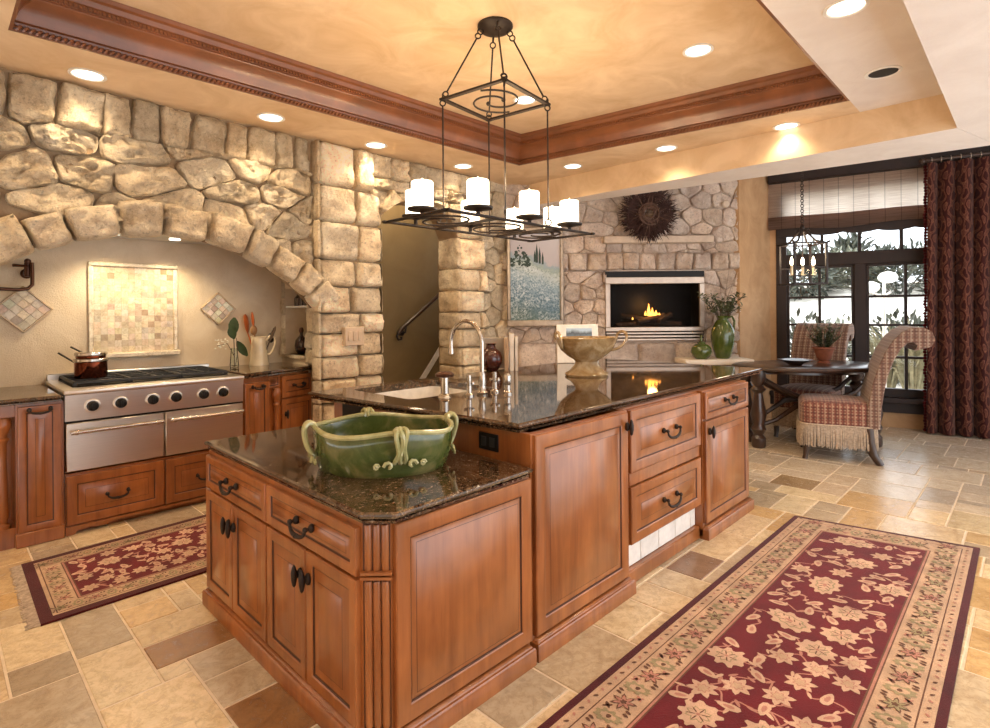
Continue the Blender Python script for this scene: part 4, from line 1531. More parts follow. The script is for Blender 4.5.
    for (y, x, rr, hh, lab) in ((5.08, 2.50, .04, .15, 'squat dark bottle at the back of the niche shelf'), (4.98, 2.49, .034, .17, 'taller dark bottle in the middle of the niche shelf'), (4.88, 2.48, .03, .09, 'small dark jar at the front of the niche shelf')):
        c = Vector((x, y, 1.492))
        t = thing('bottle', lab, 'bottle', c, group='bottles on the niche shelf')
        b = MB(); b.lathe([(.001, 0), (rr, 0), (rr, hh * .5), (rr * .4, hh * .7), (rr * .4, hh * .9), (.001, hh * .9)], c, 16); b.build('glass', M['bottle'], t)
        k = MB(); k.lathe([(.001, hh * .88), (rr * .48, hh * .88), (rr * .48, hh), (.001, hh)], c, 12); k.build('stopper', M['bronze'], t)
    # light switch on the pier
    t = thing('light_switch', 'triple beige light switch plate set in the stone pier beside the doorway', 'light switch', (2.70, 4.42, 1.13))
    b = MB(); b.box(2.600, 4.395, 1.128, 2.79, 4.455, 1.295, .004); b.build('plate', M['switch'], t)
    for k in range(3):
        s = MB(); s.box(2.625 + k * .052, 4.387, 1.17, 2.659 + k * .052, 4.3955, 1.255, .003); s.build('rocker', M['switch'], t)
build_counter_items()

# ------------------------------------------------------------------ island items
def spline(pts, k=4):
    pts = [Vector(p) for p in pts]
    out = []
    n = len(pts)
    for i in range(n - 1):
        p0, p1, p2, p3 = pts[max(i - 1, 0)], pts[i], pts[i + 1], pts[min(i + 2, n - 1)]
        for j in range(k):
            t = j / k
            out.append(.5 * ((2 * p1) + (p2 - p0) * t + (2 * p0 - 5 * p1 + 4 * p2 - p3) * t * t + (3 * p1 - p0 - 3 * p2 + p3) * t ** 3))
    out.append(pts[-1])
    return out

def strap(mb, pts, w, th, wdir):
    """a flat strap handle swept along pts, with two ridges"""
    wdir = Vector(wdir).normalized()
    pts = spline(pts)
    for k in (-1, 0, 1):
        mb.tube([Vector(p) + wdir * (k * w * .30 + w * .10 * sin(i * .55 + k * 2.1)) for i, p in enumerate(pts)], [th * (1.2 if k == 0 else 1)] * len(pts), 7)

def build_bowl():
    c = DL(2.30, -.470, ZLO)
    t = thing('ceramic_bowl', 'large oval green glazed bowl with four braided handles on the lower worktop', 'bowl', c, RZ_FW)
    m = frame(c, RZ_FW)
    def R(a): return 1 - .03 * cos(4 * (a - radians(22)))
    prof = [(.001, 0), (.88, 0), (.905, .010), (.915, .018), (.975, .075), (.995, .13), (1.0, .160), (.985, .166), (.94, .158), (.92, .12), (.90, .06), (.83, .022), (.001, .018)]
    n = 56
    def shell(pr, name, mat):
        b = MB(m)
        vs, fs = [], []
        k = len(pr)
        for i in range(n):
            a = 2 * pi * i / n
            for r_, z in pr:
                q = r_ * (R(a) if z > .05 else 1)
                zz = z + (.008 * cos(4 * (a - radians(22))) if z > .12 else 0)
                vs.append((.290 * q * cos(a), .222 * q * sin(a), zz))
        for i in range(n):
            j = (i + 1) % n
            for q in range(k - 1): fs.append((i * k + q, j * k + q, j * k + q + 1, i * k + q + 1))
        b.add(vs, fs)
        return b.build(name, mat, t)
    shell(prof, 'bowl_body', M['green'])
    rim = MB(m)
    rim.tube([(.290 * .985 * R(a) * cos(a), .222 * .985 * R(a) * sin(a), .165 + .008 * cos(4 * (a - radians(22)))) for a in [2 * pi * i / n for i in range(n)]], .0105, 8, closed=True)
    rim.build('rim', M['greenrim'], t)
    for a in (0, 90, 180, 270):
        a = radians(a + 22)
        d = Vector((cos(a), sin(a), 0)); w = Vector((-sin(a), cos(a), 0))
        p0 = Vector((.290 * .94 * cos(a), .222 * .94 * sin(a), .165))
        h = MB(m)
        pts = [p0 + Vector((0, 0, .0)), p0 + d * .010 + Vector((0, 0, .022)), p0 + d * .032 + Vector((0, 0, .026)), p0 + d * .044 + Vector((0, 0, .004)), p0 + d * .040 + Vector((0, 0, -.040)), p0 + d * .026 + Vector((0, 0, -.080)), p0 + d * .004 + Vector((0, 0, -.105))]
        strap(h, pts, .052, .0095, w)
        for s in (-1, 1):
            cc = p0 + d * .012 + w * s * .045 + Vector((0, 0, -.112))
            sp = [cc + w * s * (.020 - .0028 * i) * cos(i * .8) + Vector((0, 0, (.020 - .0028 * i) * sin(i * .8))) + d * (.004 + .001 * i) for i in range(7)]
            h.tube(sp, .0075, 6)
            cc2 = cc + w * s * .045 + d * -.004
            h.tube([cc2 + w * (.013 - .0011 * i) * cos(i * .9) + Vector((0, 0, (.013 - .0011 * i) * sin(i * .9))) + d * .0006 * i for i in range(11)], .0045, 6)
        h.build('handle', M['greenrim'], t)
build_bowl()

def build_pedestal_bowl():
    c = DL(3.98, .655, ZHI)
    t = thing('pedestal_bowl', 'ochre glazed pedestal bowl with two looped handles on the upper worktop', 'bowl', c, RZ_FW)
    m = frame(c, RZ_FW)
    b = MB(m)
    b.lathe([(.001, 0), (.150, 0), (.156, .012), (.150, .022), (.120, .038), (.088, .075), (.080, .10), (.092, .115), (.135, .140), (.185, .185), (.212, .235), (.226, .270), (.214, .274), (.200, .235), (.15, .165), (.001, .135)], (0, 0, 0), 40, sy=.92)
    b.build('bowl_body', M['ochre'], t)
    for s in (-1, 1):
        h = MB(m)
        pts = [Vector((s * .155, -.03, .190)), Vector((s * .185, -.10, .205)), Vector((s * .195, -.13, .250)), Vector((s * .205, -.10, .300)), Vector((s * .215, -.05, .312)), Vector((s * .225, -.01, .290)), Vector((s * .215, 0, .262))]
        if s > 0:
            pts = [Vector((.165, -.05, .185)), Vector((.215, -.08, .200)), Vector((.262, -.085, .245)), Vector((.272, -.07, .295)), Vector((.248, -.05, .315)), Vector((.222, -.03, .300)), Vector((.212, -.02, .268))]
        strap(h, pts, .030, .009, (0.3, 1, 0))
        h.build('handle', M['ochre'], t)
build_pedestal_bowl()

def build_faucet():
    c = Vector((2.17, 2.22, ZHI))
    t = thing('faucet', 'brushed nickel gooseneck faucet with two cross handles beside the white sink', 'tap', c)
    b = MB()
    b.lathe([(.001, 0), (.030, 0), (.032, .010), (.022, .022), (.018, .05), (.022, .08), (.017, .11), (.013, .125), (.001, .125)], c, 18)
    pts = [c + Vector((0, 0, .10)), c + Vector((0, 0, .28))]
    for i in range(11):
        a = pi - pi * i / 10
        pts.append(c + Vector((-.01 * i / 10, .125 + .125 * cos(a), .285 + .125 * sin(a))))
    pts.append(c + Vector((-.01, .25, .235)))
    b.tube(pts, .0125, 12)
    b.cyl(c + Vector((-.01, .25, .215)), c + Vector((-.01, .25, .245)), .016, 12)
    b.build('spout', M['chrome'], t)
    for s in (-1, 1):
        h = MB()
        p = c + Vector((s * .10, .0, 0))
        h.lathe([(.001, 0), (.026, 0), (.026, .008), (.015, .018), (.014, .06), (.019, .065), (.019, .08), (.001, .085)], p, 16)
        h.cyl(p + Vector((-.035, 0, .073)), p + Vector((.035, 0, .073)), .007, 8)
        h.cyl(p + Vector((0, -.035, .073)), p + Vector((0, .035, .073)), .007, 8)
        h.cyl(p + Vector((0, 0, .08)), p + Vector((0, 0, .115)), .013, 10)
        h.build('handle', M['chrome'], t)
    p = Vector((2.27, 2.12, ZHI))
    t = thing('side_sprayer', 'short nickel side sprayer to the right of the gooseneck faucet', 'tap', p)
    b = MB(); b.lathe([(.001, 0), (.026, 0), (.026, .01), (.018, .018), (.018, .05), (.001, .05)], p, 16); b.build('base', M['chrome'], t)
    b = MB(); b.lathe([(.001, .048), (.016, .048), (.021, .06), (.021, .105), (.015, .115), (.001, .115)], p, 16); b.build('spray_head', M['chrome'], t)
    p = Vector((1.955, 2.29, ZHI))
    t = thing('soap_dispenser', 'nickel soap dispenser with a dark mushroom cap left of the faucet', 'soap dispenser', p)
    b = MB(); b.lathe([(.001, 0), (.038, 0), (.034, .012), (.022, .022), (.021, .108), (.001, .108)], p, 16); b.build('body', M['chrome'], t)
    b = MB(); b.lathe([(.001, .105), (.022, .107), (.050, .113), (.052, .126), (.038, .138), (.001, .141)], p, 18); b.build('cap', M['bronze'], t)
build_faucet()

def m_photo():
    n = NT('photo_print')
    v = n.coord((1, 1, 1))
    x, y, z = n.sep(v)
    a = n.noise(n.coord((26, 1, 9)), 1.0, 4)
    c = n.ramp(n.math('ADD', n.math('MULTIPLY', n.math('SUBTRACT', z, .2), 6.0), n.math('MULTIPLY', a, .45)), [(.30, (.03, .035, .04)), (.45, (.16, .22, .28)), (.62, (.10, .12, .14)), (.8, (.45, .58, .72))])
    n.base(c)
    return n.set(.25)
M['photo'] = m_photo()
M['paper'] = plain('book_cover_white', (.80, .74, .66), .6)
M['pages'] = plain('book_pages', (.72, .62, .46), .8)
M['grey'] = plain('book_cover_grey', (.36, .33, .30), .6)
M['tanbook'] = plain('book_cover_tan', (.46, .31, .19), .6)
M['redglaze'] = m_glaze('dark_red_glaze', (.06, .011, .008), (.028, .007, .006), (.11, .03, .02))

def build_back_items():
    # photo frame leaning behind the pedestal bowl
    c = DL(4.92, .735, ZHI)
    t = thing('photo_frame', 'white photo frame showing a blue grey landscape, standing behind the ochre bowl', 'photo frame', c, RZ_FW)
    lean = Matrix.Rotation(radians(-8), 4, 'X')
    m = frame(c, RZ_FW) @ lean
    b = MB(m)
    w, h, q = .185, .345, .05
    b.box(-w, -.01, 0, w, .012, h, .004)
    b.build('frame', M['white'], t)
    p = MB(m); p.box(-w + .085, -.0125, .20, w - .055, -.0095, h - .035); p.build('picture', M['photo'], t)
    s = MB(frame(c, RZ_FW)); s.add([(-.02, .02, .22), (.02, .02, .22), (.02, .11, 0), (-.02, .11, 0), (-.02, .03, .22), (.02, .03, .22), (.02, .12, 0), (-.02, .12, 0)], [(0, 1, 2, 3), (4, 7, 6, 5), (0, 4, 5, 1), (1, 5, 6, 2), (2, 6, 7, 3), (3, 7, 4, 0)])
    s.build('stand', M['white'], t)
    # books and a dark red vase near the back edge of the worktop
    for (lat, w, h, mat, lab, grp) in ((.128, .034, .290, 'paper', 'thick white book standing beside the tan books behind the faucet', 0), (.165, .022, .265, 'paper', 'thin white book at the right end of the standing books', 0), (.085, .030, .255, 'tanbook', 'tan book standing directly beside the dark red vase', 0)):
        c = DL(4.42, lat, ZHI)
        t = thing('book', lab, 'book', c, RZ_FW, group='books standing on the upper worktop')
        m = frame(c, RZ_FW)
        b = MB(m)
        b.box(-w / 2, -.10, 0, -w / 2 + .003, .10, h, .001); b.box(w / 2 - .003, -.10, 0, w / 2, .10, h, .001); b.box(-w / 2, -.103, 0, w / 2, -.097, h, .002)
        b.build('cover', M[mat], t)
        p = MB(m); p.box(-w / 2 + .003, -.096, .004, w / 2 - .003, .096, h - .004); p.build('pages', M['pages'], t)
    c = DL(4.36, -.035, ZHI)
    b = MB(); b.lathe([(.001, 0), (.045, 0), (.06, .01), (.088, .06), (.092, .10), (.078, .145), (.040, .175), (.034, .20), (.044, .212), (.036, .212), (.028, .20), (.001, .19)], c, 22)
    solo(b, 'vase', M['redglaze'], 'dark red round vase behind the gooseneck faucet', 'vase', c)
    c = DL(4.50, -.05, ZHI)
    b = MB(frame(c, RZ_FW)); b.box(-.06, -.006, 0, .13, .006, .25, .003)
    solo(b, 'board', M['grey'], 'flat grey board standing behind the dark red vase', 'board', c, RZ_FW)
build_back_items()

# ------------------------------------------------------------------ chandelier
def build_chandelier():
    cx, cy = 2.50, 2.415
    t = thing('chandelier', 'long wrought iron candle chandelier hanging over the island', 'chandelier', (cx, cy, 1.90))
    b = MB()
    b.lathe([(.001, ZT), (.110, ZT), (.112, ZT - .012), (.095, ZT - .030), (.04, ZT - .040), (.001, ZT - .040)], (cx, cy, 0), 28)
    b.build('canopy', M['iron'], t)
    h = .235; zu = 2.74; zl = 1.945
    ca, sa = cos(radians(7.5)), sin(radians(7.5))
    cs = [(a * ca - b_ * sa, a * sa + b_ * ca) for a, b_ in ((-1, -1), (1, -1), (1, 1), (-1, 1))]
    up = MB()
    for i in range(4):
        a, e = cs[i], cs[(i + 1) % 4]
        A = Vector((cx + a[0] * h, cy + a[1] * h, zu)); B = Vector((cx + e[0] * h, cy + e[1] * h, zu))
        d = (B - A).normalized()
        nrm = Vector((-d.y, d.x, 0))
        A2, B2 = A - d * .016, B + d * .016
        z = Vector((0, 0, .006))
        up.add([A2 - nrm * .014 - z, B2 - nrm * .014 - z, B2 + nrm * .014 - z, A2 + nrm * .014 - z, A2 - nrm * .014 + z, B2 - nrm * .014 + z, B2 + nrm * .014 + z, A2 + nrm * .014 + z],
               [(3, 2, 1, 0), (4, 5, 6, 7), (0, 1, 5, 4), (1, 2, 6, 5), (2, 3, 7, 6), (3, 0, 4, 7)])
    # scrolls in the square
    for s in (0, pi):
        pts = []
        for i in range(22):
            q = i / 21
            a = s + .3 + q * 4.6
            r = .21 - .15 * q
            pts.append((cx + r * cos(a) * .95, cy + r * sin(a) * .95, zu))
        up.tube(pts, .006, 6)
        up.ball(pts[-1], .014, n=8, m=6)
    up.build('upper_frame', M['iron'], t)
    for i, a in enumerate(cs):
        r = MB()
        top = Vector((cx + a[0] * .062, cy + a[1] * .062, ZT - .035)); c1 = Vector((cx + a[0] * h, cy + a[1] * h, zu))
        d = (c1 - top).normalized()
        r.ring(top + d * .012, .017, .0045, Vector((a[1], -a[0], 0)), 14, 6)
        r.ring(top + d * .044, .017, .0045, d.orthogonal(), 14, 6)
        r.tube([top + d * .06, c1 - d * .055], .0055, 6)
        r.ring(c1 - d * .038, .016, .0045, d.orthogonal(), 14, 6)
        r.build('upper_rod', M['iron'], t)
        lo = MB()
        lo.ring(c1 + Vector((0, 0, -.024)), .017, .0045, Vector((a[1], -a[0], 0)), 14, 6)
        lo.ring(c1 + Vector((0, 0, .018)), .016, .0045, Vector((a[0], a[1], 0)), 14, 6)
        lo.tube([c1 + Vector((0, 0, -.04)), Vector((c1.x, c1.y, zl + .06))], .0055, 6)
        lo.ring((c1.x, c1.y, zl + .042), .020, .0045, Vector((a[1], -a[0], 0)), 14, 6)
        lo.tube([(c1.x, c1.y, zl + .025), (c1.x, c1.y, zl)], .006, 6)
        lo.build('lower_rod', M['iron'], t)
    fx, fy = .64, .262
    lf = MB()
    for (x0, y0, x1, y1) in ((-fx - .03, -fy, fx + .03, -fy), (-fx - .03, fy, fx + .03, fy), (-fx, -fy - .03, -fx, fy + .03), (fx, -fy - .03, fx, fy + .03)):
        if y0 == y1: lf.box(cx + x0, cy + y0 - .014, zl - .006, cx + x1, cy + y0 + .014, zl + .006, .002)
        else: lf.box(cx + x0 - .014, cy + y0, zl - .006, cx + x0 + .014, cy + y1, zl + .006, .002)
    lf.box(cx - .274, cy - fy, zl - .006, cx - .252, cy + fy, zl + .006)
    lf.box(cx + .252, cy - fy, zl - .006, cx + .274, cy + fy, zl + .006)
    for sx in (-1, 1):
        for s in (-1, 1):
            pts = []
            for i in range(20):
                q = i / 19
                a = (0 if s > 0 else pi) + q * 4.9
                r = .19 - .13 * q
                pts.append((cx + sx * .42 + r * cos(a) * .95, cy + r * sin(a) * 1.1, zl))
            lf.tube(pts, .006, 6)
    for s in (0, pi):
        lf.tube([(cx + (.21 - .15 * i / 19) * cos(s + 4.7 * i / 19), cy + (.23 - .16 * i / 19) * sin(s + 4.7 * i / 19), zl) for i in range(20)], .006, 6)
    lf.build('lower_frame', M['iron'], t)
    spots = [(2.13, 2.20), (2.565, 2.20), (2.97, 2.20), (1.93, 2.44), (2.05, 2.655), (2.50, 2.655), (2.93, 2.655), (3.08, 2.43)]
    for k, (x, y) in enumerate(spots):
        p = MB()
        p.lathe([(.001, zl + .006), (.012, zl + .006), (.012, zl + .03), (.03, zl + .038), (.082, zl + .046), (.084, zl + .056), (.03, zl + .050), (.001, zl + .050)], (x, y, 0), 20)
        pan = p.build('candle_pan', M['iron'], t)
        c = MB(); n = 24; r = random.Random(k)
        z1 = zl + .205
        c.lathe([(.001, zl + .052), (.060, zl + .052), (.062, zl + .06), (.062, z1 - .006), (.058, z1), (.050, z1 - .004), (.001, z1 - .02)], (x, y, 0), n)
        c.lathe([(.001, z1 - .02), (.008, z1 - .01), (.006, z1 + .008), (.001, z1 + .02)], (x, y, 0), 8)
        c.build('candle', M['candle'], t)
        light('candle_light', 'POINT', (x, y, z1 + .05), E_CANDLE, (1, .72, .42), .06)
build_chandelier()

# ------------------------------------------------------------------ recessed ceiling lights
def can(x, y, z, lab, on=True, r=.085, aim=(0, 0)):
    t = thing('recessed_light', lab, 'ceiling light', (x, y, z), group='recessed ceiling lights')
    m = MB(); m.lathe([(r + .016, z), (r + .018, z - .006), (r + .002, z - .009), (r - .004, z - .004), (r - .004, z)], (x, y, 0), 28, close=False)
    m.build('trim_ring', M['white'], t)
    l = MB(); l.lathe([(.001, z - .003), (r - .003, z - .003), (r - .003, z - .0005), (.001, z - .0005)], (x, y, 0), 28)
    l.build('lens', M['canlens'] if on else M['black'], t)
    if on:
        light('ceiling_spot', 'SPOT', (x, y, z - .02), E_CAN * (.55 if y > 4 else (.4 if x > 4.5 else 1.0)), (1, .76, .48), .06, (aim[0], aim[1], 0), radians(125), .8)
for x, y, z, lab, on in ((.72, 4.30, ZC, 'recessed ceiling light nearest the left edge, above the stone arch', True), (1.875, 4.245, ZC, 'recessed ceiling light above the right end of the stone arch', True), (2.86, 4.285, ZC, 'recessed ceiling light above the stone pier left of the doorway', True),
                         (3.92, 4.27, ZC, 'recessed ceiling light above the right pier of the doorway', True), (4.75, 3.47, ZC, 'recessed ceiling light at the far corner, first on the far soffit beyond the chandelier', True), (4.86, 2.47, ZC, 'recessed ceiling light in the middle of the far soffit, above the wreath', True),
                         (5.0, 1.47, ZC, 'recessed ceiling light on the far soffit nearest the window blind', True), (4.32, .69, ZC, 'unlit black recessed fitting in the white soffit', False), (3.255, .674, ZC, 'recessed ceiling light in the white soffit at the top edge of the photo', True),
                         (3.73, 1.655, ZT, 'recessed light in the raised golden tray, right of the chandelier canopy', True), (3.55, 3.085, ZT, 'recessed light in the raised golden tray seen through the chandelier frame', True)):
    can(x, y, z, lab, on)
# ------------------------------------------------------------------ rugs
def m_pile(name, c, var=.25):
    n = NT(name)
    v = n.geo()
    a = n.noise(v, 220, 2, .6); b = n.noise(v, 7, 4)
    k = n.ramp(b, [(.3, tuple(x * (1 - var) for x in c)), (.7, tuple(min(1, x * (1 + var)) for x in c))])
    k = n.mix(k, tuple(x * .55 for x in c), n.ramp(a, [(.4, .0), (.75, .6)]))
    n.base(k); n.bump(a, .5, .004)
    return n.set(.95, 0, spec=.1, sheen=.15)
M['r_dark'] = m_pile('rug_maroon', (.070, .006, .008))
M['r_red'] = m_pile('rug_red', (.125, .006, .010))
M['r_tan'] = m_pile('rug_tan', (.50, .33, .215))
M['r_cream'] = m_pile('rug_cream', (.56, .36, .25))
M['r_rose'] = m_pile('rug_rose', (.42, .19, .14))
M['r_brown'] = m_pile('rug_brown', (.13, .055, .030))
M['r_olive'] = m_pile('rug_olive', (.30, .24, .13))
RUGM = [M['r_dark'], M['r_red'], M['r_tan'], M['r_cream'], M['r_rose'], M['r_brown'], M['r_olive']]

def rug(name, label, corners, L, W, seed, edge, band, fringe=False, big=True):
    """corners: world xy of (s=0,t=0),(L,0),(L,W),(0,W); pattern laid out in metres"""
    c = [Vector((p[0], p[1], 0)) for p in corners]
    base = (c[0] + c[2]) / 2
    T = thing(name, label, 'rug', (base.x, base.y, 0))
    def P(s, t, k):
        a, b = s / L, t / W
        p = (c[0] * (1 - a) + c[1] * a) * (1 - b) + (c[3] * (1 - a) + c[2] * a) * b
        return (p.x, p.y, .010 + k * .00035)
    mb = MB()
    mb.add([P(0, 0, 0), P(L, 0, 0), P(L, W, 0), P(0, W, 0)] + [(q.x, q.y, .0) for q in c], [(0, 1, 2, 3), (0, 4, 5, 1), (1, 5, 6, 2), (2, 6, 7, 3), (3, 7, 4, 0)], 0)
    def rect(i, k, m):
        mb.add([P(i, i, k), P(L - i, i, k), P(L - i, W - i, k), P(i, W - i, k)], [(0, 1, 2, 3)], m)
    r = random.Random(seed)
    def poly(pts, k, m):
        cx = sum(p[0] for p in pts) / len(pts); cy = sum(p[1] for p in pts) / len(pts)
        n = len(pts)
        mb.add([P(cx, cy, k)] + [P(p[0], p[1], k) for p in pts], [(0, 1 + i, 1 + (i + 1) % n) for i in range(n)], m)
    def rosette(x, y, R, n, ph, k, m, dp=.25):
        poly([(x + R * (1 - dp + dp * cos(n * a)) * cos(a + ph), y + R * (1 - dp + dp * cos(n * a)) * sin(a + ph)) for a in [2 * pi * i / (n * 4) for i in range(n * 4)]], k, m)
    def palmette(x, y, R, ph, k, m, asp=.55, ser=.14, n=9):
        pts = []
        for i in range(n * 4):
            a = 2 * pi * i / (n * 4)
            q = R * (1 + ser * .8 * (1 if i % 4 < 2 else -1) * (.4 + .6 * abs(sin(a))))
            px, py = q * cos(a), q * asp * sin(a) * (1 - .25 * cos(a))
            pts.append((x + px * cos(ph) - py * sin(ph), y + px * sin(ph) + py * cos(ph)))
        poly(pts, k, m)
    def leaf2(x, y, R, ph, k, m, asp=.32):
        pts = []
        for i in range(10):
            a = 2 * pi * i / 10
            px, py = R * cos(a), R * asp * sin(a) * (1 - .3 * cos(a))
            pts.append((x + px * cos(ph) - py * sin(ph), y + px * sin(ph) + py * cos(ph)))
        poly(pts, k, m)
    def ribbon(pts, w, k, m):
        vs, fs = [], []
        for i, p in enumerate(pts):
            a = pts[max(0, i - 1)]; b = pts[min(len(pts) - 1, i + 1)]
            dx, dy = b[0] - a[0], b[1] - a[1]; l = hypot(dx, dy) + 1e-9
            nx, ny = -dy / l * w, dx / l * w
            vs += [P(p[0] + nx, p[1] + ny, k), P(p[0] - nx, p[1] - ny, k)]
        for i in range(len(pts) - 1): fs.append((2 * i, 2 * i + 1, 2 * i + 3, 2 * i + 2))
        mb.add(vs, fs, m)
    e = edge
    rect(e, 1, 2)
    g = band * .22 if big else band * .12
    rect(e + g, 2, 5); rect(e + g + .005, 3, 2)
    rect(e + band - .020, 4, 5); rect(e + band - .015, 5, 4); rect(e + band - .006, 6, 5); rect(e + band, 7, 1)
    # border motifs
    mid = e + g + (band - g - .02) / 2
    bw = (band - g - .02)
    def border(line, ln):
        n = max(3, int(ln / (bw * .72)))
        for i in range(n):
            f = (i + .5) / n
            x, y, ang = line(f)
            s = 1 if i % 2 else -1
            if i % 2 == 0:
                rosette(x, y, bw * .36, 7, ang, 8, 5, .3); rosette(x, y, bw * .28, 7, ang, 9, 6 if r.random() < .5 else 4, .3); rosette(x, y, bw * .10, 5, ang, 10, 5, .2)
            else:
                palmette(x, y, bw * .36, ang + pi / 2 * s, 8, 6, .6, .2); palmette(x, y, bw * .22, ang + pi / 2 * s, 9, 2, .5, .1)
                leaf2(x, y, bw * .08, ang, 10, 5, .8)
            for q in (-1, 1):
                leaf2(x + cos(ang) * bw * .36 * q - sin(ang) * bw * .24 * s * q, y + sin(ang) * bw * .36 * q + cos(ang) * bw * .24 * s * q, bw * .14, ang + q * .8, 8, 5 if r.random() < .6 else 4)
                leaf2(x + cos(ang) * bw * .30 * q + sin(ang) * bw * .30 * s * q, y + sin(ang) * bw * .30 * q - cos(ang) * bw * .30 * s * q, bw * .09, ang + 1.2, 8, 5, .5)
        if big:
            n = int(ln / .045)
            for i in range(n):
                x, y, ang = line((i + .5) / n)
                o = mid - (e + g * .5)
                x2, y2 = x + sin(ang) * o, y - cos(ang) * o
                leaf2(x2, y2, .010, ang + .7 * (1 if i % 2 else -1), 8, 4 if i % 2 else 5, .5)
    border(lambda f: (e + f * (L - 2 * e), mid, 0), L - 2 * e)
    border(lambda f: (L - mid, e + band + f * (W - 2 * e - 2 * band), pi / 2), W - 2 * e - 2 * band)
    border(lambda f: (L - e - f * (L - 2 * e), W - mid, pi), L - 2 * e)
    border(lambda f: (mid, W - e - band - f * (W - 2 * e - 2 * band), -pi / 2), W - 2 * e - 2 * band)
    # field flowers
    f0 = e + band
    pts = []
    tries = 0
    fl = []
    RB = .100 if big else .080
    while tries < 9000:
        tries += 1
        R = r.choice([RB * 1.0, RB * .72, RB * .58, RB * .42])
        x = r.uniform(f0 + R * .7, L - f0 - R * .7); y = r.uniform(f0 + R * .7, W - f0 - R * .7)
        if all(hypot(x - a, y - b) > (R + q) * 1.0 for a, b, q in fl): fl.append((x, y, R))
    # vines between neighbours
    for i, (x, y, R) in enumerate(fl):
        nb = sorted(fl, key=lambda q: hypot(q[0] - x, q[1] - y))[1:3]
        for (a, b, q) in nb:
            if (a, b) < (x, y): continue
            dx, dy = a - x, b - y
            k = r.uniform(-.45, .45)
            pp = []
            for t in range(11):
                u = t / 10
                w = sin(pi * u) * k + sin(2 * pi * u) * .18
                px, py = x + dx * u - dy * w, y + dy * u + dx * w
                px = min(max(px, f0 + .005), L - f0 - .005); py = min(max(py, f0 + .005), W - f0 - .005)
                pp.append((px, py))
            ribbon(pp, .0034, 8, 4)
            for u in (3, 7):
                px, py = pp[u]
                leaf2(px + r.uniform(-.012, .012), py + r.uniform(-.012, .012), r.uniform(.016, .026), r.uniform(0, 6.3), 9, 3 if r.random() < .6 else 4)
    for (x, y, R) in fl:
        ph = r.uniform(0, 6.3)
        x = min(max(x, f0 + R * .95), L - f0 - R * .95); y = min(max(y, f0 + R * .95), W - f0 - R * .95)
        if R > RB * .9:
            palmette(x, y, R * 1.05, ph, 10, 3, .62, .16, 10); palmette(x, y, R * .78, ph, 11, 6, .5, .12, 9); palmette(x, y, R * .70, ph, 12, 3, .46, .16, 9)
            [leaf2(x + cos(ph) * R * q + (-sin(ph)) * R * s_ * .16, y + sin(ph) * R * q + cos(ph) * R * s_ * .16, R * .13, ph + s_ * .7, 13, 5, .2) for q in (-.45, -.15, .15, .45) for s_ in (-1, 1)]; palmette(x, y, R * .20, ph, 14, 4, .4, .1, 7)
        elif R > RB * .65:
            palmette(x, y, R, ph, 10, 3, .85, .20, 9); rosette(x, y, R * .62, 8, ph, 11, 6, .18); rosette(x, y, R * .54, 8, ph, 12, 3, .2); [leaf2(x + cos(ph + q) * R * .34, y + sin(ph + q) * R * .34, R * .22, ph + q, 13, 5, .16) for q in (0, 1.05, 2.1, 3.14, 4.2, 5.25)]; rosette(x, y, R * .13, 6, ph, 14, 4, .2)
        elif R > RB * .5:
            rosette(x, y, R, 7, ph, 10, 3, .22); rosette(x, y, R * .5, 7, ph, 11, 4, .2); rosette(x, y, R * .40, 7, ph, 12, 2, .2)
        else:
            leaf2(x, y, R, ph, 10, 3, .45); leaf2(x, y, R * .5, ph, 11, 4, .4)
    mb.build('pile', RUGM, T, recalc=False, angle=80)
    if fringe:
        fm = MB()
        n = 130
        for i in range(n):
            t = W * (i + .5) / n
            p = Vector(P(0, t, 0)); q = Vector(P(-.045 + r.uniform(-.012, .008), t + r.uniform(-.006, .006), 0))
            p.z = .006; q.z = .003
            fm.tube([p, p.lerp(q, .5) + Vector((0, 0, .002)), q], .0028, 4)
        fm.build('fringe', M['fringe'], T)

rug('area_rug', 'large red oriental rug with cream flowers on the tiles right of the island', [(.10, .20), (4.315, .236), (4.14, 1.183), (.10, 1.23)], 4.15, .98, 5, .030, .20)
rug('runner_rug', 'smaller dark red floral runner on the floor in front of the range', [(.354, 3.257), (2.2, 3.285), (2.2, 4.24), (.364, 4.125)], 1.85, .90, 9, .050, .13, True, False)

# ------------------------------------------------------------------ fireplace and what hangs or stands by it
M['ember'] = plain('charred_log', (.09, .06, .045), .9, 0, .6, 30)
M['slab'] = m_plaster('pale_hearth_stone', (.80, .72, .62), (.66, .57, .47), .5, 60, .2, 4)
M['mantel'] = m_plaster('mantel_stone', (.66, .55, .45), (.50, .40, .32), .8, 40, .6, 6)
M['surround'] = plain('pewter_metal', (.46, .37, .30), .38, .75)
M['twig'] = plain('wreath_twig', (.050, .020, .016), .8, 0, .4, 30)
M['twigl'] = plain('wreath_twig_pale', (.13, .07, .05), .8, 0, .4, 30)

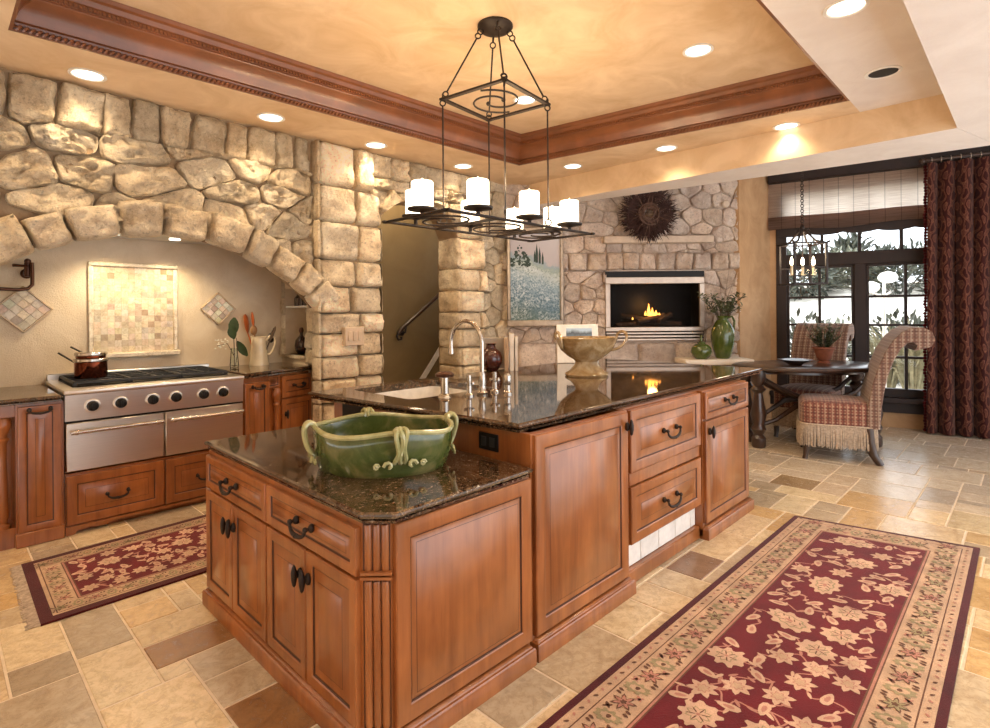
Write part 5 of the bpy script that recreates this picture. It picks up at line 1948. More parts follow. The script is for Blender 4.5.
def build_fireplace():
    t = thing('fireplace', 'gas fireplace insert with glass front, pewter surround and burning logs', 'fireplace', FW @ Vector((1.92, .0, 1.05)), RZ_FW)
    m = FW
    b = MB(m)
    b.box(1.325, -.012, 1.825, 2.515, .36, 1.90, .004)
    b.box(1.33, .40, 1.06, 2.51, .415, 1.86); b.box(1.33, .0, 1.055, 1.345, .41, 1.86); b.box(2.495, .0, 1.055, 2.51, .41, 1.86); b.box(1.33, .0, 1.18, 2.51, .41, 1.195)
    b.build('firebox', M['black'], t)
    f = MB(m)
    f.box(1.325, -.02, 1.745, 2.515, .02, 1.825, .005); f.box(1.325, -.02, 1.175, 2.515, .02, 1.225, .005)
    f.box(1.325, -.02, 1.225, 1.385, .02, 1.745, .005); f.box(2.455, -.02, 1.225, 2.515, .02, 1.745, .005)
    f.box(1.325, -.03, 1.895, 2.515, .03, 1.907, .003)
    f.build('surround', M['surround'], t)
    l = MB(m)
    for k in range(3): l.box(1.335, -.014 + .004 * k, 1.062 + k * .038, 2.505, .02, 1.088 + k * .038, .005)
    l.build('vent_louvre', M['surround'], t)
    lg = MB(m); r = random.Random(2)
    for k, (x, y, z, a, L, R) in enumerate(((1.80, .20, 1.25, .15, .62, .045), (2.02, .24, 1.26, -.2, .58, .05), (1.92, .17, 1.32, .55, .42, .038), (1.75, .22, 1.33, -.5, .4, .035), (2.10, .2, 1.33, .9, .3, .034))):
        d = Vector((cos(a), sin(a) * .5, sin(a) * .35)) * L / 2; c = Vector((x, y, z))
        pts = [c + d * (q / 3 - 1) + Vector((0, 0, .008 * nz(q, k, 2))) for q in range(7)]
        lg.tube(pts, [R * (.9 + .25 * nz(q * .7, k * 3.1, 1)) for q in range(7)], 9)
    for k in range(46):
        lg.ball((r.uniform(1.45, 2.4), r.uniform(.06, .3), 1.21), r.uniform(.012, .028), n=6, m=4)
    lg.build('log_set', M['ember'], t)
    fl = MB(m)
    for (x, z, h, w) in ((1.90, 1.37, .14, .022), (1.945, 1.36, .10, .020), (1.86, 1.36, .06, .018), (1.99, 1.355, .075, .024), (2.03, 1.35, .05, .02), (1.92, 1.35, .06, .045), (1.70, 1.31, .035, .012), (1.97, 1.345, .05, .045)):
        fl.lathe([(.001, 0), (w * .8, h * .12), (w, h * .28), (w * .62, h * .55), (w * .25, h * .8), (.001, h)], (x, .19, z), 10, None, None, 1, .5)
    fl.build('flame', M['flame'], t)
    g = MB(m); g.box(1.38, .004, 1.22, 2.46, .009, 1.75); g.build('glass', M['fireglass'], t)
    light('fire_light', 'POINT', tuple(m @ Vector((1.92, .12, 1.50))), 5, (1, .45, .12), .06)
    s = MB(m); s.box(1.30, -.11, 2.226, 2.60, .10, 2.308, .012, seg=2)
    solo(s, 'mantel_shelf', M['mantel'], 'pale stone mantel shelf over the fireplace', 'shelf', FW @ Vector((1.95, 0, 2.226)), RZ_FW)
    h = thing('hearth', 'raised hearth with a pale stone slab under the fireplace', 'hearth', FW @ Vector((2.5, -.2, 0)), RZ_FW)
    s = MB(m); s.box(2.13, -.46, .805, 2.90, -.06, .867, .010, seg=2); s.build('slab', M['slab'], h)
    s = MB(m); rr = random.Random(8)
    s.m = Matrix.Identity(4)
    courses(s, 2.16, 2.86, 0, .803, lambda u, v, d: m @ Vector((u, -.40 + d, v)), rr, (.18, .26), (.22, .4), .03)
    s.m = m.copy()
    s.box(2.16, -.40, 0, 2.86, -.07, .803, mat=1)
    s.build('base', [M['stone_fp'], M['mortar']], h, recalc=False, angle=60)
    # wreath
    w = thing('wreath', 'big round dark twig wreath above the mantel shelf', 'wreath', FW @ Vector((1.82, -.06, 2.18)), RZ_FW)
    c = Vector((1.82, -.115, 2.56))
    a_, b_ = MB(m), MB(m)
    r = random.Random(17)
    for k in range(620):
        a = r.uniform(0, 2 * pi); r0 = r.uniform(.05, .24); L = r.uniform(.10, .19)
        tw = r.uniform(-.7, .7)
        d = Vector((cos(a + tw), r.uniform(-.45, .1), sin(a + tw)))
        p = c + Vector((cos(a) * r0, r.uniform(-.05, .04), sin(a) * r0))
        e = p + d * L
        rad = hypot(e.x - c.x, e.z - c.z)
        lim = r.uniform(.32, .40)
        if rad > lim: e = c + (e - c) * (lim / rad)
        if e.y > -.045: e.y = -.045
        if p.y > -.045: p.y = -.045
        (a_ if r0 > .10 or k % 2 else b_).tube([p, (p + e) / 2 + Vector((r.uniform(-.012, .012), 0, r.uniform(-.012, .012))), e], [.0055, .006, .0015], 4)
    for k in range(5):
        a_.ring(c + Vector((0, .0 - .01 * k, 0)), .17 + .02 * k, .010, (0, 1, .03 * k), 30, 5)
    for k in range(14):
        b_.ring(c + Vector((r.uniform(-.02, .02), -.06, r.uniform(-.02, .02))), r.uniform(.06, .13), .005, (r.uniform(-.3, .3), 1, r.uniform(-.3, .3)), 22, 4)
    a_.build('twigs', M['twig'], w); b_.build('inner_twigs', M['twigl'], w)
    # wall sensor
    s = MB(m); A = Matrix.Rotation(radians(90), 4, 'X')
    s.lathe([(.001, 0), (.045, 0), (.045, .015), (.03, .03), (.001, .03)], (2.768, -.03, 2.69), 18, A)
    solo(s, 'wall_sensor', M['mantel'], 'small round sensor high on the stone wall right of the wreath', 'sensor', FW @ Vector((2.768, -.03, 2.645)), RZ_FW)
    # painting
    p = thing('painting', 'tall framed blue green landscape painting on the stone wall left of the fireplace', 'painting', FW @ Vector((.48, -.03, 1.24)), RZ_FW)
    x0, x1, z0, z1 = .145, .815, 1.245, 2.42
    f = MB(m); w_ = .075
    f.box(x0, -.12, z0, x1, -.03, z0 + w_, .012); f.box(x0, -.12, z1 - w_, x1, -.03, z1, .012)
    f.box(x0, -.12, z0 + w_, x0 + w_ * .55, -.03, z1 - w_, .01); f.box(x1 - w_ * .55, -.12, z0 + w_, x1, -.03, z1 - w_, .01)
    f.build('frame', M['frame'], p)
    c = MB(FW); c.box(x0 + .03, -.09, z0 + .05, x1 - .03, -.04, z1 - .05)
    c.build('canvas', M['landscape'], p)
    cy = MB(m); rr = random.Random(4)
    for (x, zb, h, q) in ((.50, 2.0, .23, .014), (.535, 1.99, .20, .012), (.57, 1.98, .15, .011), (.475, 2.01, .14, .010)):
        cy.add([(x - q, -.0915, zb), (x + q, -.0915, zb), (x + q * 1.1, -.0915, zb + h * .5), (x, -.0915, zb + h), (x - q * 1.1, -.0915, zb + h * .5)], [(0, 1, 2, 3, 4)])
    for k in range(150):
        x = .18 + rr.random() * .24; z = 1.96 + rr.random() * .26 * (1 - abs(x - .30) / .16)
        q = rr.uniform(.006, .016)
        cy.add([(x + q * cos(a), -.0914 - k * .00001, z + q * sin(a)) for a in [2 * pi * i / 6 + k for i in range(6)]], [(0, 1, 2, 3, 4, 5)])
    cy.build('painted_trees', M['painttree'], p, recalc=False)

def m_landscape():
    n = NT('landscape_canvas')
    v = n.coord((1, 1, 1))
    x, y, z = n.sep(v)
    zz = n.math('ADD', z, n.math('MULTIPLY', x, .35))
    a = n.noise(v, 46, 6, .8); b = n.noise(v, 5, 5, .65, 1.2)
    h = n.math('ADD', zz, n.math('MULTIPLY', n.math('SUBTRACT', b, .5), .30))
    c = n.ramp(n.math('DIVIDE', h, 1.25), [(.05, (.06, .12, .12)), (.25, (.08, .17, .26)), (.42, (.19, .30, .40)), (.53, (.42, .50, .52)), (.58, (.28, .36, .34)), (.63, (.26, .34, .42)), (.66, (.44, .41, .45)), (.9, (.50, .49, .54))])
    sp = n.math('MULTIPLY', n.ramp(a, [(.46, 0.0), (.60, 1.0)]), n.ramp(n.noise(v, 7, 3), [(.35, .1), (.65, 1.0)]))
    low = n.ramp(n.math('DIVIDE', h, 1.25), [(.55, 1.0), (.60, 0.0)])
    c = n.mix(c, (.60, .68, .74), n.math('MULTIPLY', sp, low))
    dk = n.ramp(a, [(.38, .7), (.48, 0.0)])
    c = n.mix(c, (.03, .07, .075), n.math('MULTIPLY', dk, low))
    n.base(c)
    return n.set(.5)
M['landscape'] = m_landscape()
M['painttree'] = plain('painted_tree', (.020, .045, .038), .6)
M['frame'] = plain('silvered_frame', (.40, .34, .28), .35, .4, .25, 12)
build_fireplace()

def build_hearth_items():
    c = DL(6.36, 2.615, .867)
    t = thing('ceramic_jug', 'tall green glazed jug on the hearth slab', 'jug', c)
    b = MB(); b.lathe([(.001, 0), (.070, 0), (.085, .02), (.118, .14), (.132, .24), (.124, .33), (.085, .41), (.060, .445), (.062, .475), (.074, .49), (.064, .49), (.052, .46), (.06, .42), (.001, .30)], c, 32)
    b.build('jug_body', M['jug'], t)
    h = MB(); h.tube([c + RGT * .060 + Vector((0, 0, .465)), c + RGT * .11 + Vector((0, 0, .48)), c + RGT * .135 + Vector((0, 0, .43)), c + RGT * .128 + Vector((0, 0, .34)), c + RGT * .120 + Vector((0, 0, .30))], .013, 8)
    h.build('handle', M['jug'], t)
    pl = thing('leafy_branches', 'spray of small olive leaves and berries standing in the tall green jug', 'branches', c + Vector((0, 0, .31)))
    s, l = MB(), MB()
    r = random.Random(12)
    for k in range(26):
        a = r.uniform(0, 2 * pi); o = r.uniform(.10, .34)
        tip = c + Vector((0, 0, r.uniform(.60, .80) - o * .15)) + RGT * cos(a) * o + FWD * sin(a) * o * .45
        st = c + Vector((r.uniform(-.02, .02), r.uniform(-.02, .02), .33))
        mid = st.lerp(tip, .5) + Vector((0, 0, .07))
        s.tube([st, mid, tip], [.004, .003, .0015], 5)
        for q in range(16):
            u = .42 + .58 * q / 15
            p = st.lerp(mid, u * 2) if u < .5 else mid.lerp(tip, u * 2 - 1)
            d = Vector((r.uniform(-1, 1), r.uniform(-1, 1), r.uniform(-.4, 1)))
            leaf(l, p, d, r.uniform(.035, .06), .020, (r.uniform(-1, 1), r.uniform(-1, 1), 1), 0, 3)
    for (dx, h) in ((.05, 1.02), (.10, .98), (-.02, .93)):
        s.tube([c + Vector((0, 0, .33)), c + RGT * dx * .6 + Vector((0, 0, .7)), c + RGT * dx * 1.6 + Vector((0, 0, h))], [.003, .002, .001], 5)
    s.build('stems', M['stem'], pl); l.build('leaves', M['leafgrey'], pl, recalc=False)
    c = DL(6.30, 2.345, .867)
    t = thing('gourd_jar', 'squat green gourd shaped jar with a stalk lid left of the tall jug', 'jar', c)
    b = MB(); b.lathe([(.001, 0), (.06, 0), (.095, .03), (.115, .08), (.105, .13), (.07, .165), (.03, .18), (.001, .182)], c, 28); b.build('jar_body', M['jug'], t)
    k = MB(); k.lathe([(.001, .17), (.045, .176), (.04, .192), (.016, .205), (.013, .25), (.02, .27), (.001, .275)], c, 16); k.build('lid', M['jug'], t)
build_hearth_items()

# ------------------------------------------------------------------ breakfast nook: table, chairs, lantern
def build_table():
    c = DL(5.85, 3.32)
    t = thing('dining_table', 'dark oval trestle dining table beside the window', 'table', c, RZ_FW)
    m = frame(c, RZ_FW)
    b = MB(m)
    b.lathe([(.001, .800), (.95, .800), (.985, .806), (1.0, .822), (.99, .838), (.97, .845), (.001, .845)], (0, 0, 0), 56, None, None, .80, .50)
    b.build('tabletop', M['darkwood'], t)
    a = MB(m); a.lathe([(.60, .76), (.62, .76), (.62, .80), (.60, .80)], (0, 0, 0), 40, None, None, .85, .52, close=False); a.box(-.55, -.03, .74, .55, .03, .80, .004); a.build('apron', M['darkwood'], t)
    for (x, y) in ((-.60, -.12), (.60, -.12), (.60, .16), (-.60, .16)):
        l = MB(m)
        l.lathe([(.060, 0), (.070, .02), (.070, .10), (.045, .13), (.075, .19), (.055, .24), (.080, .34), (.055, .46), (.042, .56), (.075, .60), (.045, .64), (.075, .70), (.07, .80)], (x, y, 0), 14)
        l.build('leg', M['darkwood'], t)
    s = MB(m)
    for y in (-.12, .16):
        s.tube([(-.60, y, .74), (-.40, y, .62), (-.15, y, .50), (.15, y, .46), (.40, y, .56), (.60, y, .74)], [.022, .024, .03, .03, .024, .022], 8)
        s.tube([(-.60, y, .22), (-.42, y, .28), (-.18, y, .44), (.15, y, .46), (.42, y, .34), (.60, y, .24)], [.02, .022, .03, .03, .022, .02], 8)
    s.cyl((0, -.12, .48), (0, .16, .48), .03, 10)
    s.build('stretcher', M['darkwood'], t)
    # on the table
    q = DL(5.72, 3.10, .845)
    bb = MB(); bb.lathe([(.001, 0), (.06, 0), (.065, .01), (.10, .03), (.155, .052), (.17, .06), (.155, .062), (.09, .04), (.001, .02)], q, 28)
    solo(bb, 'bowl', M['darkwood'], 'wide shallow dark bowl on the dining table', 'bowl', q)
    q = DL(5.93, 3.52, .845)
    p = thing('plant_pot', 'terracotta footed pot on the dining table', 'plant pot', q)
    bb = MB(); bb.lathe([(.001, 0), (.06, 0), (.062, .012), (.045, .025), (.07, .06), (.085, .11), (.095, .15), (.11, .155), (.11, .175), (.098, .175), (.09, .15), (.001, .14)], q, 26); bb.build('pot', M['terracotta'], p)
    so = MB(); so.lathe([(.001, .150), (.088, .150), (.088, .156), (.001, .160)], q, 18); so.build('soil', M['ember'], p)
    pl = thing('potted_plant', 'fine leaved green plant growing in the terracotta pot', 'plant', q + Vector((0, 0, .15)))
    s, l = MB(), MB(); r = random.Random(41)
    for k in range(64):
        a = r.uniform(0, 2 * pi); o = r.uniform(.02, .20)
        st = q + Vector((cos(a) * .03, sin(a) * .03, .155)); tip = q + Vector((cos(a) * o, sin(a) * o, r.uniform(.26, .42)))
        s.tube([st, st.lerp(tip, .5), tip], [.002, .0018, .001], 4)
        for j in range(12):
            p_ = st.lerp(tip, .3 + .7 * j / 11)
            leaf(l, p_, (r.uniform(-1, 1), r.uniform(-1, 1), r.uniform(-.2, 1)), r.uniform(.022, .042), .016, (0, 0, 1), 0, 2)
    s.build('stems', M['leaf'], pl); l.build('leaves', M['leafgrey'], pl, recalc=False)
M['terracotta'] = plain('terracotta', (.26, .085, .045), .7, 0, .2, 16)
build_table()

def build_chair(label, dep, lat, fx, fd, s=1.0):
    d = RGT * fx + FWD * fd
    rz = atan2(d.y, d.x)
    c = DL(dep, lat)
    t = thing('dining_chair', label, 'chair', c, rz, group='fringed dining chairs')
    W = .56
    # seat: rounded upholstered block, front = +x
    b = MB()
    def seat(u, v):
        a = 2 * pi * u
        n = 6.0
        ca, sa = cos(a), sin(a)
        r = (abs(ca) ** n + abs(sa) ** n) ** (-1 / n)
        prof = [(1.0, .325), (1.0, .46), (1.01, .50), (.985, .535), (.90, .556), (.6, .572), (.001, .578)]
        k = v * (len(prof) - 1); i = min(int(k), len(prof) - 2); f = k - i
        q = prof[i][0] * (1 - f) + prof[i + 1][0] * f; z = prof[i][1] * (1 - f) + prof[i + 1][1] * f
        x = .31 * r * ca * q; y = W / 2 * r * sa * q * (1 + .06 * ca)
        return (x, y, z)
    b.grid(seat, 40, 14, closeu=True)
    b.box(-.28, -W / 2 + .03, .30, .28, W / 2 - .03, .33)
    b.build('seat', M['plaid'], t, local=True)
    # back: profile in x,z extruded across, leaning back and rolling over at the top
    front = [(-.225, .50), (-.245, .62), (-.275, .76), (-.315, .90), (-.365, 1.03), (-.425, 1.14), (-.49, 1.215), (-.56, 1.255), (-.635, 1.255), (-.695, 1.215), (-.715, 1.15), (-.69, 1.09), (-.64, 1.07)]
    back = [(-.325, .33), (-.335, .50), (-.355, .66), (-.385, .82), (-.43, .96), (-.48, 1.06), (-.535, 1.12), (-.585, 1.125), (-.61, 1.095), (-.60, 1.07), (-.585, 1.05)]
    b = MB()
    prof = [(-.225, .33)] + front + list(reversed(back))
    ny = 9
    ys = [-1, -.97, -.9, -.5, 0, .5, .9, .97, 1]
    cxp = sum(p[0] for p in prof) / len(prof)
    vs, fs = [], []
    K = len(prof)
    for yy in ys:
        e = 1 - max(0, (abs(yy) - .9)) / .1 * .03
        for i, (x, z) in enumerate(prof):
            w = W / 2 * (.98 + .05 * (z - .5))
            ins = .010 if abs(yy) > .99 else 0
            vs.append((x + (ins if i > K * .55 else -ins), yy * w, z))
    for j in range(ny - 1):
        for i in range(K):
            fs.append((j * K + i, j * K + (i + 1) % K, (j + 1) * K + (i + 1) % K, (j + 1) * K + i))
    b.add(vs, fs)
    for j in (0, ny - 1):
        bm = bmesh.new()
        vv = [bm.verts.new(vs[j * K + i]) for i in range(K)]
        es = [bm.edges.new((vv[i], vv[(i + 1) % K])) for i in range(K)]
        bmesh.ops.triangle_fill(bm, use_beauty=True, edges=es)
        b.frombm(bm)
    b.build('backrest', M['plaidback'], t, local=True)
    # bullion fringe
    f = MB(); r = random.Random(6)
    path = []
    for i in range(200):
        a = 2 * pi * i / 200; n = 6.0; ca, sa = cos(a), sin(a)
        q = (abs(ca) ** n + abs(sa) ** n) ** (-1 / n)
        path.append((.318 * q * ca, (W / 2 + .006) * q * sa * (1 + .06 * ca)))
    for i, (x, y) in enumerate(path):
        x2, y2 = path[(i + 1) % 200]
        for k in range(1 if hypot(x2 - x, y2 - y) < .010 else 2):
            px, py = x + (x2 - x) * k / 2, y + (y2 - y) * k / 2
            L = .20 + r.uniform(-.012, .012)
            o = r.uniform(-.003, .005)
            f.tube([(px, py, .335), (px * 1.01 + o, py * 1.01, .27), (px * 1.015 + o * 2, py * 1.015 + o, .335 - L)], [.0042, .0048, .0036], 5)
    f.tube([(x, y, .338) for x, y in path], .010, 6, closed=True)
    f.build('fringe', M['fringe'], t, local=True)
    for sy in (-1, 1):
        l = MB(); y = sy * (W / 2 - .04)
        l.tube([(.25, y, .33), (.262, y * 1.02, .20), (.258, y * 1.02, .08), (.265, y * 1.03, .03), (.27, y * 1.04, 0)], [.036, .036, .028, .022, .026], 10)
        l.build('leg', M['darkwood'], t, local=True)
        l = MB()
        l.tube([(-.24, y, .33), (-.25, y, .20), (-.275, y, .09), (-.32, y, .02), (-.335, y, 0)], [.040, .040, .036, .032, .030], 10)
        l.build('leg', M['darkwood'], t, local=True)
build_chair('fringed plaid dining chair with a rolled back, in front of the curtain', 5.38, 3.30, -.89, .45)
build_chair('fringed plaid dining chair on the far side of the dining table against the window', 6.20, 3.50, -.72, -.69)

def build_lantern():
    c = DL(5.85, 3.256)
    t = thing('lantern_pendant', 'black iron lantern with three lit candle bulbs hanging over the dining table', 'pendant light', (c.x, c.y, 1.65), RZ_FW)
    m = frame(c, RZ_FW)
    ch = MB(m)
    z = 2.30; k = 0
    while z < 3.32:
        ch.ring((0, 0, z), .017, .004, (1, 0, 0) if k % 2 else (0, 1, 0), 10, 5); z += .027; k += 1
    ch.build('chain', M['iron'], t)
    cp = MB(m); cp.lathe([(.001, 3.34), (.06, 3.34), (.06, 3.33), (.02, 3.30), (.001, 3.30)], (0, 0, 0), 18); cp.build('canopy', M['iron'], t)
    f = MB(m)
    R = .165
    for sx, sy in ((-1, -1), (1, -1), (1, 1), (-1, 1)):
        x, y = sx * R, sy * R * .9
        f.box(x - .011, y - .011, 1.68, x + .011, y + .011, 2.12, .002)
        f.tube([(0, 0, 2.28), (x * .22, y * .22, 2.23), (x * .55, y * .55, 2.14), (x, y, 2.11), (x * 1.15, y * 1.15, 2.125)], .012, 6)
        f.tube([(0, 0, 2.24), (x * .25, y * .25, 2.27), (x * .32, y * .32, 2.245)], .006, 6)
    for z in (2.11, 1.69, 1.86):
        for s in (-1, 1):
            if z == 1.86: 
                f.box(-R, s * R * .9 - .006, z - .005, R, s * R * .9 + .006, z + .005)
                continue
            f.box(-R, s * R * .9 - .008, z - .008, R, s * R * .9 + .008, z + .008, .002)
            f.box(s * R - .008, -R * .9, z - .008, s * R + .008, R * .9, z + .008, .002)
    f.ball((0, 0, 2.285), .024, n=10, m=6)
    f.cyl((0, 0, 1.78), (0, 0, 2.25), .006, 8)
    f.box(-.12, -.006, 1.775, .12, .006, 1.787)
    f.build('lantern_frame', M['iron'], t)
    for x in (-.115, 0, .115):
        s = MB(m); s.cyl((x, 0, 1.78), (x, 0, 1.89), .014, 10); s.lathe([(.001, 1.775), (.03, 1.785), (.026, 1.79), (.001, 1.785)], (x, 0, 0), 12); o = s.build('candle_sleeve', M['cream'], t)
        bl = MB(m); bl.lathe([(.001, 1.89), (.014, 1.895), (.019, 1.92), (.012, 1.955), (.001, 1.985)], (x, 0, 0), 10); bl.build('bulb', M['bulb'], o)
    light('lantern_light', 'POINT', tuple(m @ Vector((0, 0, 2.03))), 8, (1, .78, .5), .08)
build_lantern()

# ------------------------------------------------------------------ window with shade, cornice and curtain
def build_window():
    w = bpy.data.objects.new('window_1', None); COL.objects.link(w)
    w.location = P0; w.rotation_euler = (0, 0, RZ_WW)
    TM[w.name] = WW; w['kind'] = 'structure'
    f = MB(WW)
    X0, X1, Z0, Z1 = .08, 2.95, .36, 2.95
    y0, y1 = .02, .12
    f.box(X0, y0 - .03, Z0, X0 + .12, y1, Z1, .004); f.box(X1 - .10, y0, Z0, X1, y1, Z1, .004)
    f.box(X0, y0, Z1 - .08, X1, y1, Z1, .004); f.box(X0, y0, Z0, X1, y1, Z0 + .10, .004)
    f.box(X0, y0 - .01, 1.975, X1, y1, 2.135, .006)
    for a, b in ((.94, 1.065), (1.85, 1.975)): f.box(a, y0 - .01, Z0, b, y1, 1.98, .006)
    for a in (.60, 1.0, 1.42, 1.84, 2.26, 2.6): f.box(a - .018, y0 + .02, 2.13, a + .018, y1 - .02, Z1, .003)
    for a, b in ((.20, .94), (1.065, 1.85), (1.975, 2.85)):
        mid = (a + b) / 2
        f.box(mid - .016, y0 + .02, Z0 + .1, mid + .016, y1 - .02, 1.98, .003)
        f.box(a, y0 + .015, Z0 + .1, a + .03, y1 - .02, 1.98, .003); f.box(b - .03, y0 + .015, Z0 + .1, b, y1 - .02, 1.98, .003)
        f.box(a, y0 + .015, 1.945, b, y1 - .02, 1.98, .003)
        for z in (1.575, 1.225, .836): f.box(a, y0 + .02, z - .014, b, y1 - .02, z + .014, .003)
    f.build('window_frame', M['windowwood'], w)
    g = MB(WW); g.box(.1, .065, Z0 + .02, X1 - .02, .070, Z1 - .02); g.build('window_pane', M['glass'], w)
    s = MB(WW); s.box(-.0, -.09, .30, 3.0, .03, .36, .008); s.box(0, -.03, .18, 3.0, .01, .30); o = s.build('trim_sill', M['windowwood']); struct(o)
    c = MB(WW); c.box(-.0, -.16, 3.06, 3.3, -.02, 3.24, .01); c.box(-.0, -.175, 3.19, 3.3, -.02, 3.24, .008)
    solo(c, 'window_cornice', M['windowwood'], 'dark wooden cornice box above the woven shade', 'cornice', WW @ Vector((1.6, -.09, 3.06)), RZ_WW)
    b = thing('roman_shade', 'woven natural roman shade half drawn over the window', 'blind', WW @ Vector((.9, -.06, 2.40)), RZ_WW)
    p = MB(WW); p.m = Matrix.Identity(4); p.grid(lambda u, v: WW @ Vector((1.72 * u, -.07 + .004 * sin(v * 40), 2.58 + .49 * v)), 24, 30); p.build('woven_panel', M['woven'], b)
    d = MB(WW)
    def fold(u, v):
        x = u * 1.72
        a = 2 * pi * v
        sag = .018 * sin(x * 5.2 + .5)
        return WW @ Vector((x, -.085 + .026 * cos(a), 2.535 + sag * (.3 + .7 * (1 - sin(a)) / 2) + .085 * sin(a)))
    d.m = Matrix.Identity(4)
    d.grid(fold, 40, 16, closev=True)
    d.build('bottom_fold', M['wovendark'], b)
    v = MB(WW)
    N = 66; pts = []
    for i in range(N + 1):
        x = .10 + 1.6 * i / N
        pts.append((x, 2.385 - .028 * abs(sin((x - .10) / .36 * pi)) ** .6))
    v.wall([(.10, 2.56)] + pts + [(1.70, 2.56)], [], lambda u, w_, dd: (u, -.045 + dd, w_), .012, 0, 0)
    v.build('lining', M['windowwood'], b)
    # curtain
    rd = thing('curtain_rod', 'dark curtain rod with rings above the damask curtain', 'curtain rod', WW @ Vector((2.3, -.22, 3.08)), RZ_WW)
    r = MB(WW); r.cyl((1.62, -.22, 3.10), (3.3, -.22, 3.10), .018, 12); r.ball((1.60, -.22, 3.10), .034, n=12, m=8); r.build('rod', M['darkwood'], rd)
    for k in range(14):
        q = MB(WW); q.ring((1.68 + k * .085, -.22, 3.095), .030, .005, (1, 0, 0), 14, 6); q.build('ring', M['surround'], rd)
    cu = thing('curtain', 'long dark red damask curtain hanging right of the window', 'curtain', WW @ Vector((1.64, -.22, 0)), RZ_WW)
    c = MB(WW)
    n = 190
    vs, fs = [], []
    zs = [3.06, 2.9, 2.5, 2.0, 1.5, 1.0, .6, .3, .1, .015]
    for side in (0, 1):
        for i in range(n):
            u = i / (n - 1)
            for z in zs:
                k = .75 + .25 * (3.06 - z) / 3.06
                x = 1.645 + 1.25 * u
                ph = x * 2 * pi / .155
                y = -.225 + .068 * k * sin(ph + .4 * sin(z * 1.1)) + .018 * sin(ph * .5 + z)
                x += .018 * cos(ph) * k - .02 * (3.06 - z) / 3.06 * (1 - u)
                vs.append((x, y + side * .006, z))
    K = len(zs)
    for side in (0, 1):
        o = side * n * K
        for i in range(n - 1):
            for j in range(K - 1): fs.append((o + i * K + j, o + (i + 1) * K + j, o + (i + 1) * K + j + 1, o + i * K + j + 1))
    o = n * K
    for i in range(n - 1):
        for j in (0, K - 1): fs.append((i * K + j, (i + 1) * K + j, o + (i + 1) * K + j, o + i * K + j))
    for j in range(K - 1):
        for i in (0, n - 1): fs.append((i * K + j, i * K + j + 1, o + i * K + j + 1, o + i * K + j))
    c.add(vs, fs)
    c.build('cloth', M['damask'], cu, angle=80)
    tr = MB(WW); rr = random.Random(1)
    z = .04
    while z < 3.04:
        tr.ball((1.625 - .02 * (3.06 - z) / 3.06 + rr.uniform(-.006, .006), -.215, z), .020, .012, .020, 6, 4); z += .034
    tr.build('tassel_trim', M['r_dark'], cu)
build_window()

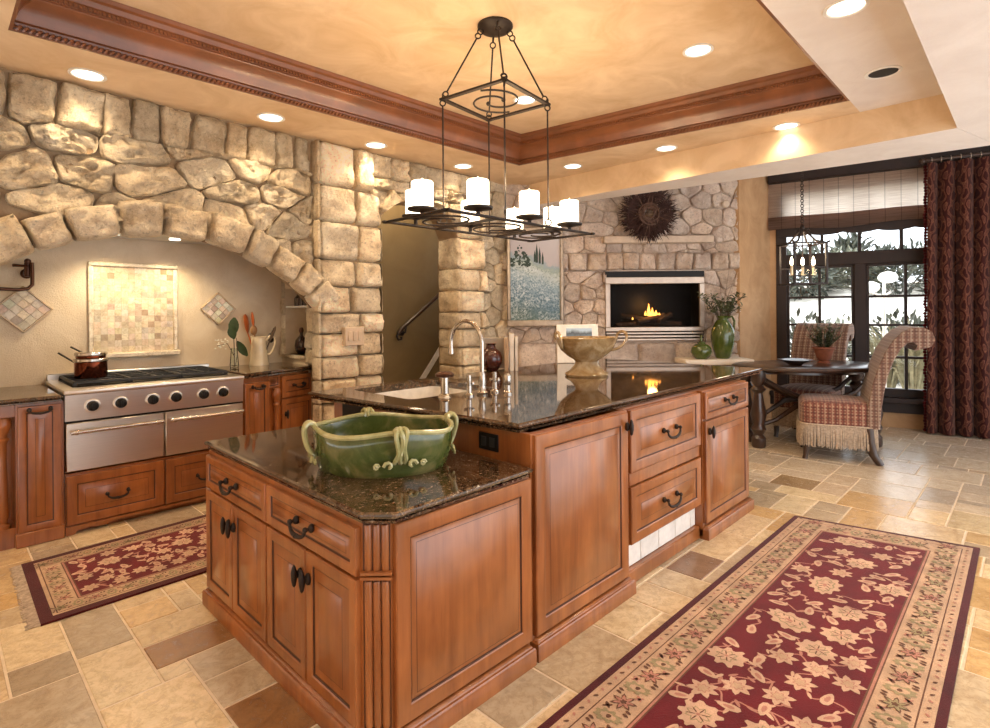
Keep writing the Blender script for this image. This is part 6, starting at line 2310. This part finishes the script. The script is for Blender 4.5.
# ------------------------------------------------------------------ garden beyond the window
M['paving'] = plain('pale_paving', (.72, .67, .60), .8, 0, .12, 2)
M['bank'] = plain('dry_bank', (.76, .71, .62), .9, 0, .2, 1.2)
M['shrub'] = plain('shrub_leaf', (.075, .082, .060), .6, 0, .6, 6)
M['shrubp'] = plain('shrub_leaf_pale', (.18, .185, .13), .6, 0, .6, 6)
M['agave'] = plain('grass_blade', (.24, .22, .13), .6, 0, .5, 8)
M['globe'] = emit('lamp_globe', (1.0, .97, .9), 1.2)
def build_garden():
    g = MB()
    g.add([(7.9, -12, -.12), (40, -12, -.12), (40, 22, -.12), (7.9, 22, -.12), (7.9, -12, -.2), (40, -12, -.2), (40, 22, -.2), (7.9, 22, -.2)], [(0, 1, 2, 3), (7, 6, 5, 4), (0, 4, 5, 1), (1, 5, 6, 2), (2, 6, 7, 3), (3, 7, 4, 0)])
    struct(g.build('ground', [M['paving']]))
    b = MB()
    A = Vector((WW @ Vector((0, 0, 0))))
    def bank(u, v):
        t = -14 + 34 * u; y = 7.0 + 16 * v
        z = -.15 + 2.6 * (1 - cos(pi * min(1, v * 1.3))) / 2 + .25 * nz(t * .3, y * .3, 3) * min(1, v * 4)
        return WW @ Vector((-t, y, z))
    b.grid(bank, 40, 20)
    struct(b.build('hill', [M['bank']], angle=80))
    def shrub(p, rx, rz, n, lab, mat, seed, name='shrub', cat='shrub', L=(.10, .22), trunk=True):
        p = Vector(p)
        t = thing(name, lab, cat, p)
        s, l = MB(), MB()
        r = random.Random(seed)
        c = p + Vector((0, 0, rz * 1.0))
        for k in range(n):
            d = Vector((r.gauss(0, 1), r.gauss(0, 1), r.gauss(0, 1))).normalized()
            q = c + Vector((d.x * rx, d.y * rx, d.z * rz)) * r.uniform(.45, 1.0) * (1 + .25 * nz(d.x * 2, d.y * 2, seed))
            if q.z < p.z + .02: q.z = p.z + .05
            leaf(l, q, d + Vector((r.uniform(-.8, .8), r.uniform(-.8, .8), r.uniform(-.3, .9))), r.uniform(*L), r.uniform(*L) * .45, (r.uniform(-1, 1), r.uniform(-1, 1), 1), 0, 2)
        for k in range(9):
            a = 2 * pi * k / 9
            s.tube([p, p + Vector((cos(a) * rx * .3, sin(a) * rx * .3, rz * .7)), p + Vector((cos(a) * rx * .75, sin(a) * rx * .75, rz * 1.4))], [.03, .02, .008], 5)
        s.build('stems', M['stem'], t); l.build('foliage', M[mat], t, recalc=False)
    def at(px, dep, z=-.12): return DL(dep, (px - 495) / 553 * dep, z)
    shrub(at(805, 10.2), .75, .70, 620, 'dark low shrub outside, seen in the left window sash', 'shrub', 1)
    shrub(at(838, 10.8), .60, .66, 560, 'pale low shrub outside, right of the dark low shrub', 'shrubp', 2)
    shrub(at(902, 11.2), .7, .74, 620, 'bushy shrub outside, behind the spiky clump', 'shrub', 3)
    shrub(at(800, 21, 1.6), 1.3, 1.05, 1200, 'tree on the bank outside, seen behind the lantern', 'shrub', 4, 'tree', 'tree', (.18, .4))
    shrub(at(845, 22, 1.7), 1.4, 1.0, 1200, 'tree on the bank outside, seen at the middle of the window', 'shrubp', 5, 'tree', 'tree', (.18, .4))
    shrub(at(900, 20, 1.5), 1.5, 1.1, 1300, 'broad tree on the bank outside, seen in the right window sash', 'shrub', 6, 'tree', 'tree', (.18, .4))
    shrub(at(960, 20, 1.5), 1.5, 1.2, 500, 'tree on the bank outside, beside the damask curtain', 'shrubp', 7, 'tree', 'tree', (.18, .4))
    shrub(at(850, 25, 2.2), .7, 1.3, 260, 'tall palm like tree at the back of the bank outside', 'shrub', 8, 'tree', 'tree', (.3, .7))
    for (px, dep, lab, sd) in ((886, 9.4, 'spiky grass clump outside, seen in the right window sash', 1), (912, 9.0, 'spiky grass clump outside, nearest the curtain', 2)):
        p = at(px, dep)
        t = thing('grass_clump', lab, 'plant', p)
        l = MB(); r = random.Random(sd)
        for k in range(110):
            a = r.uniform(0, 2 * pi); o = r.uniform(.1, .75); h = r.uniform(.7, 1.45)
            m1 = p + Vector((cos(a) * o * .35, sin(a) * o * .35, h * .7)); tip = p + Vector((cos(a) * o, sin(a) * o, h * r.uniform(.75, 1)))
            l.tube([p + Vector((cos(a) * .05, sin(a) * .05, 0)), m1, tip], [.018, .015, .003], 4, flat=.25)
        l.build('blades', M['agave'], t)
    p = at(884, 8.6)
    t = thing('garden_lamp', 'slim garden lamp post with two white globes outside the window', 'lamp post', p)
    s = MB(); s.cyl(p, p + Vector((0, 0, 2.05)), .022, 10); s.tube([p + Vector((0, 0, 1.80)) - RGT * .22, p + Vector((0, 0, 1.74)), p + Vector((0, 0, 1.80)) + RGT * .1], .014, 6); s.lathe([(.10, 0), (.10, .03), (.03, .08)], p, 14)
    s.build('post', M['white'], t)
    for dx, z in ((-.22, 1.88), (.06, 2.03)):
        b_ = MB(); b_.ball(p + RGT * dx + Vector((0, 0, z)), .13, .13, .09, 18, 10); b_.build('globe', M['globe'], t)
build_garden()
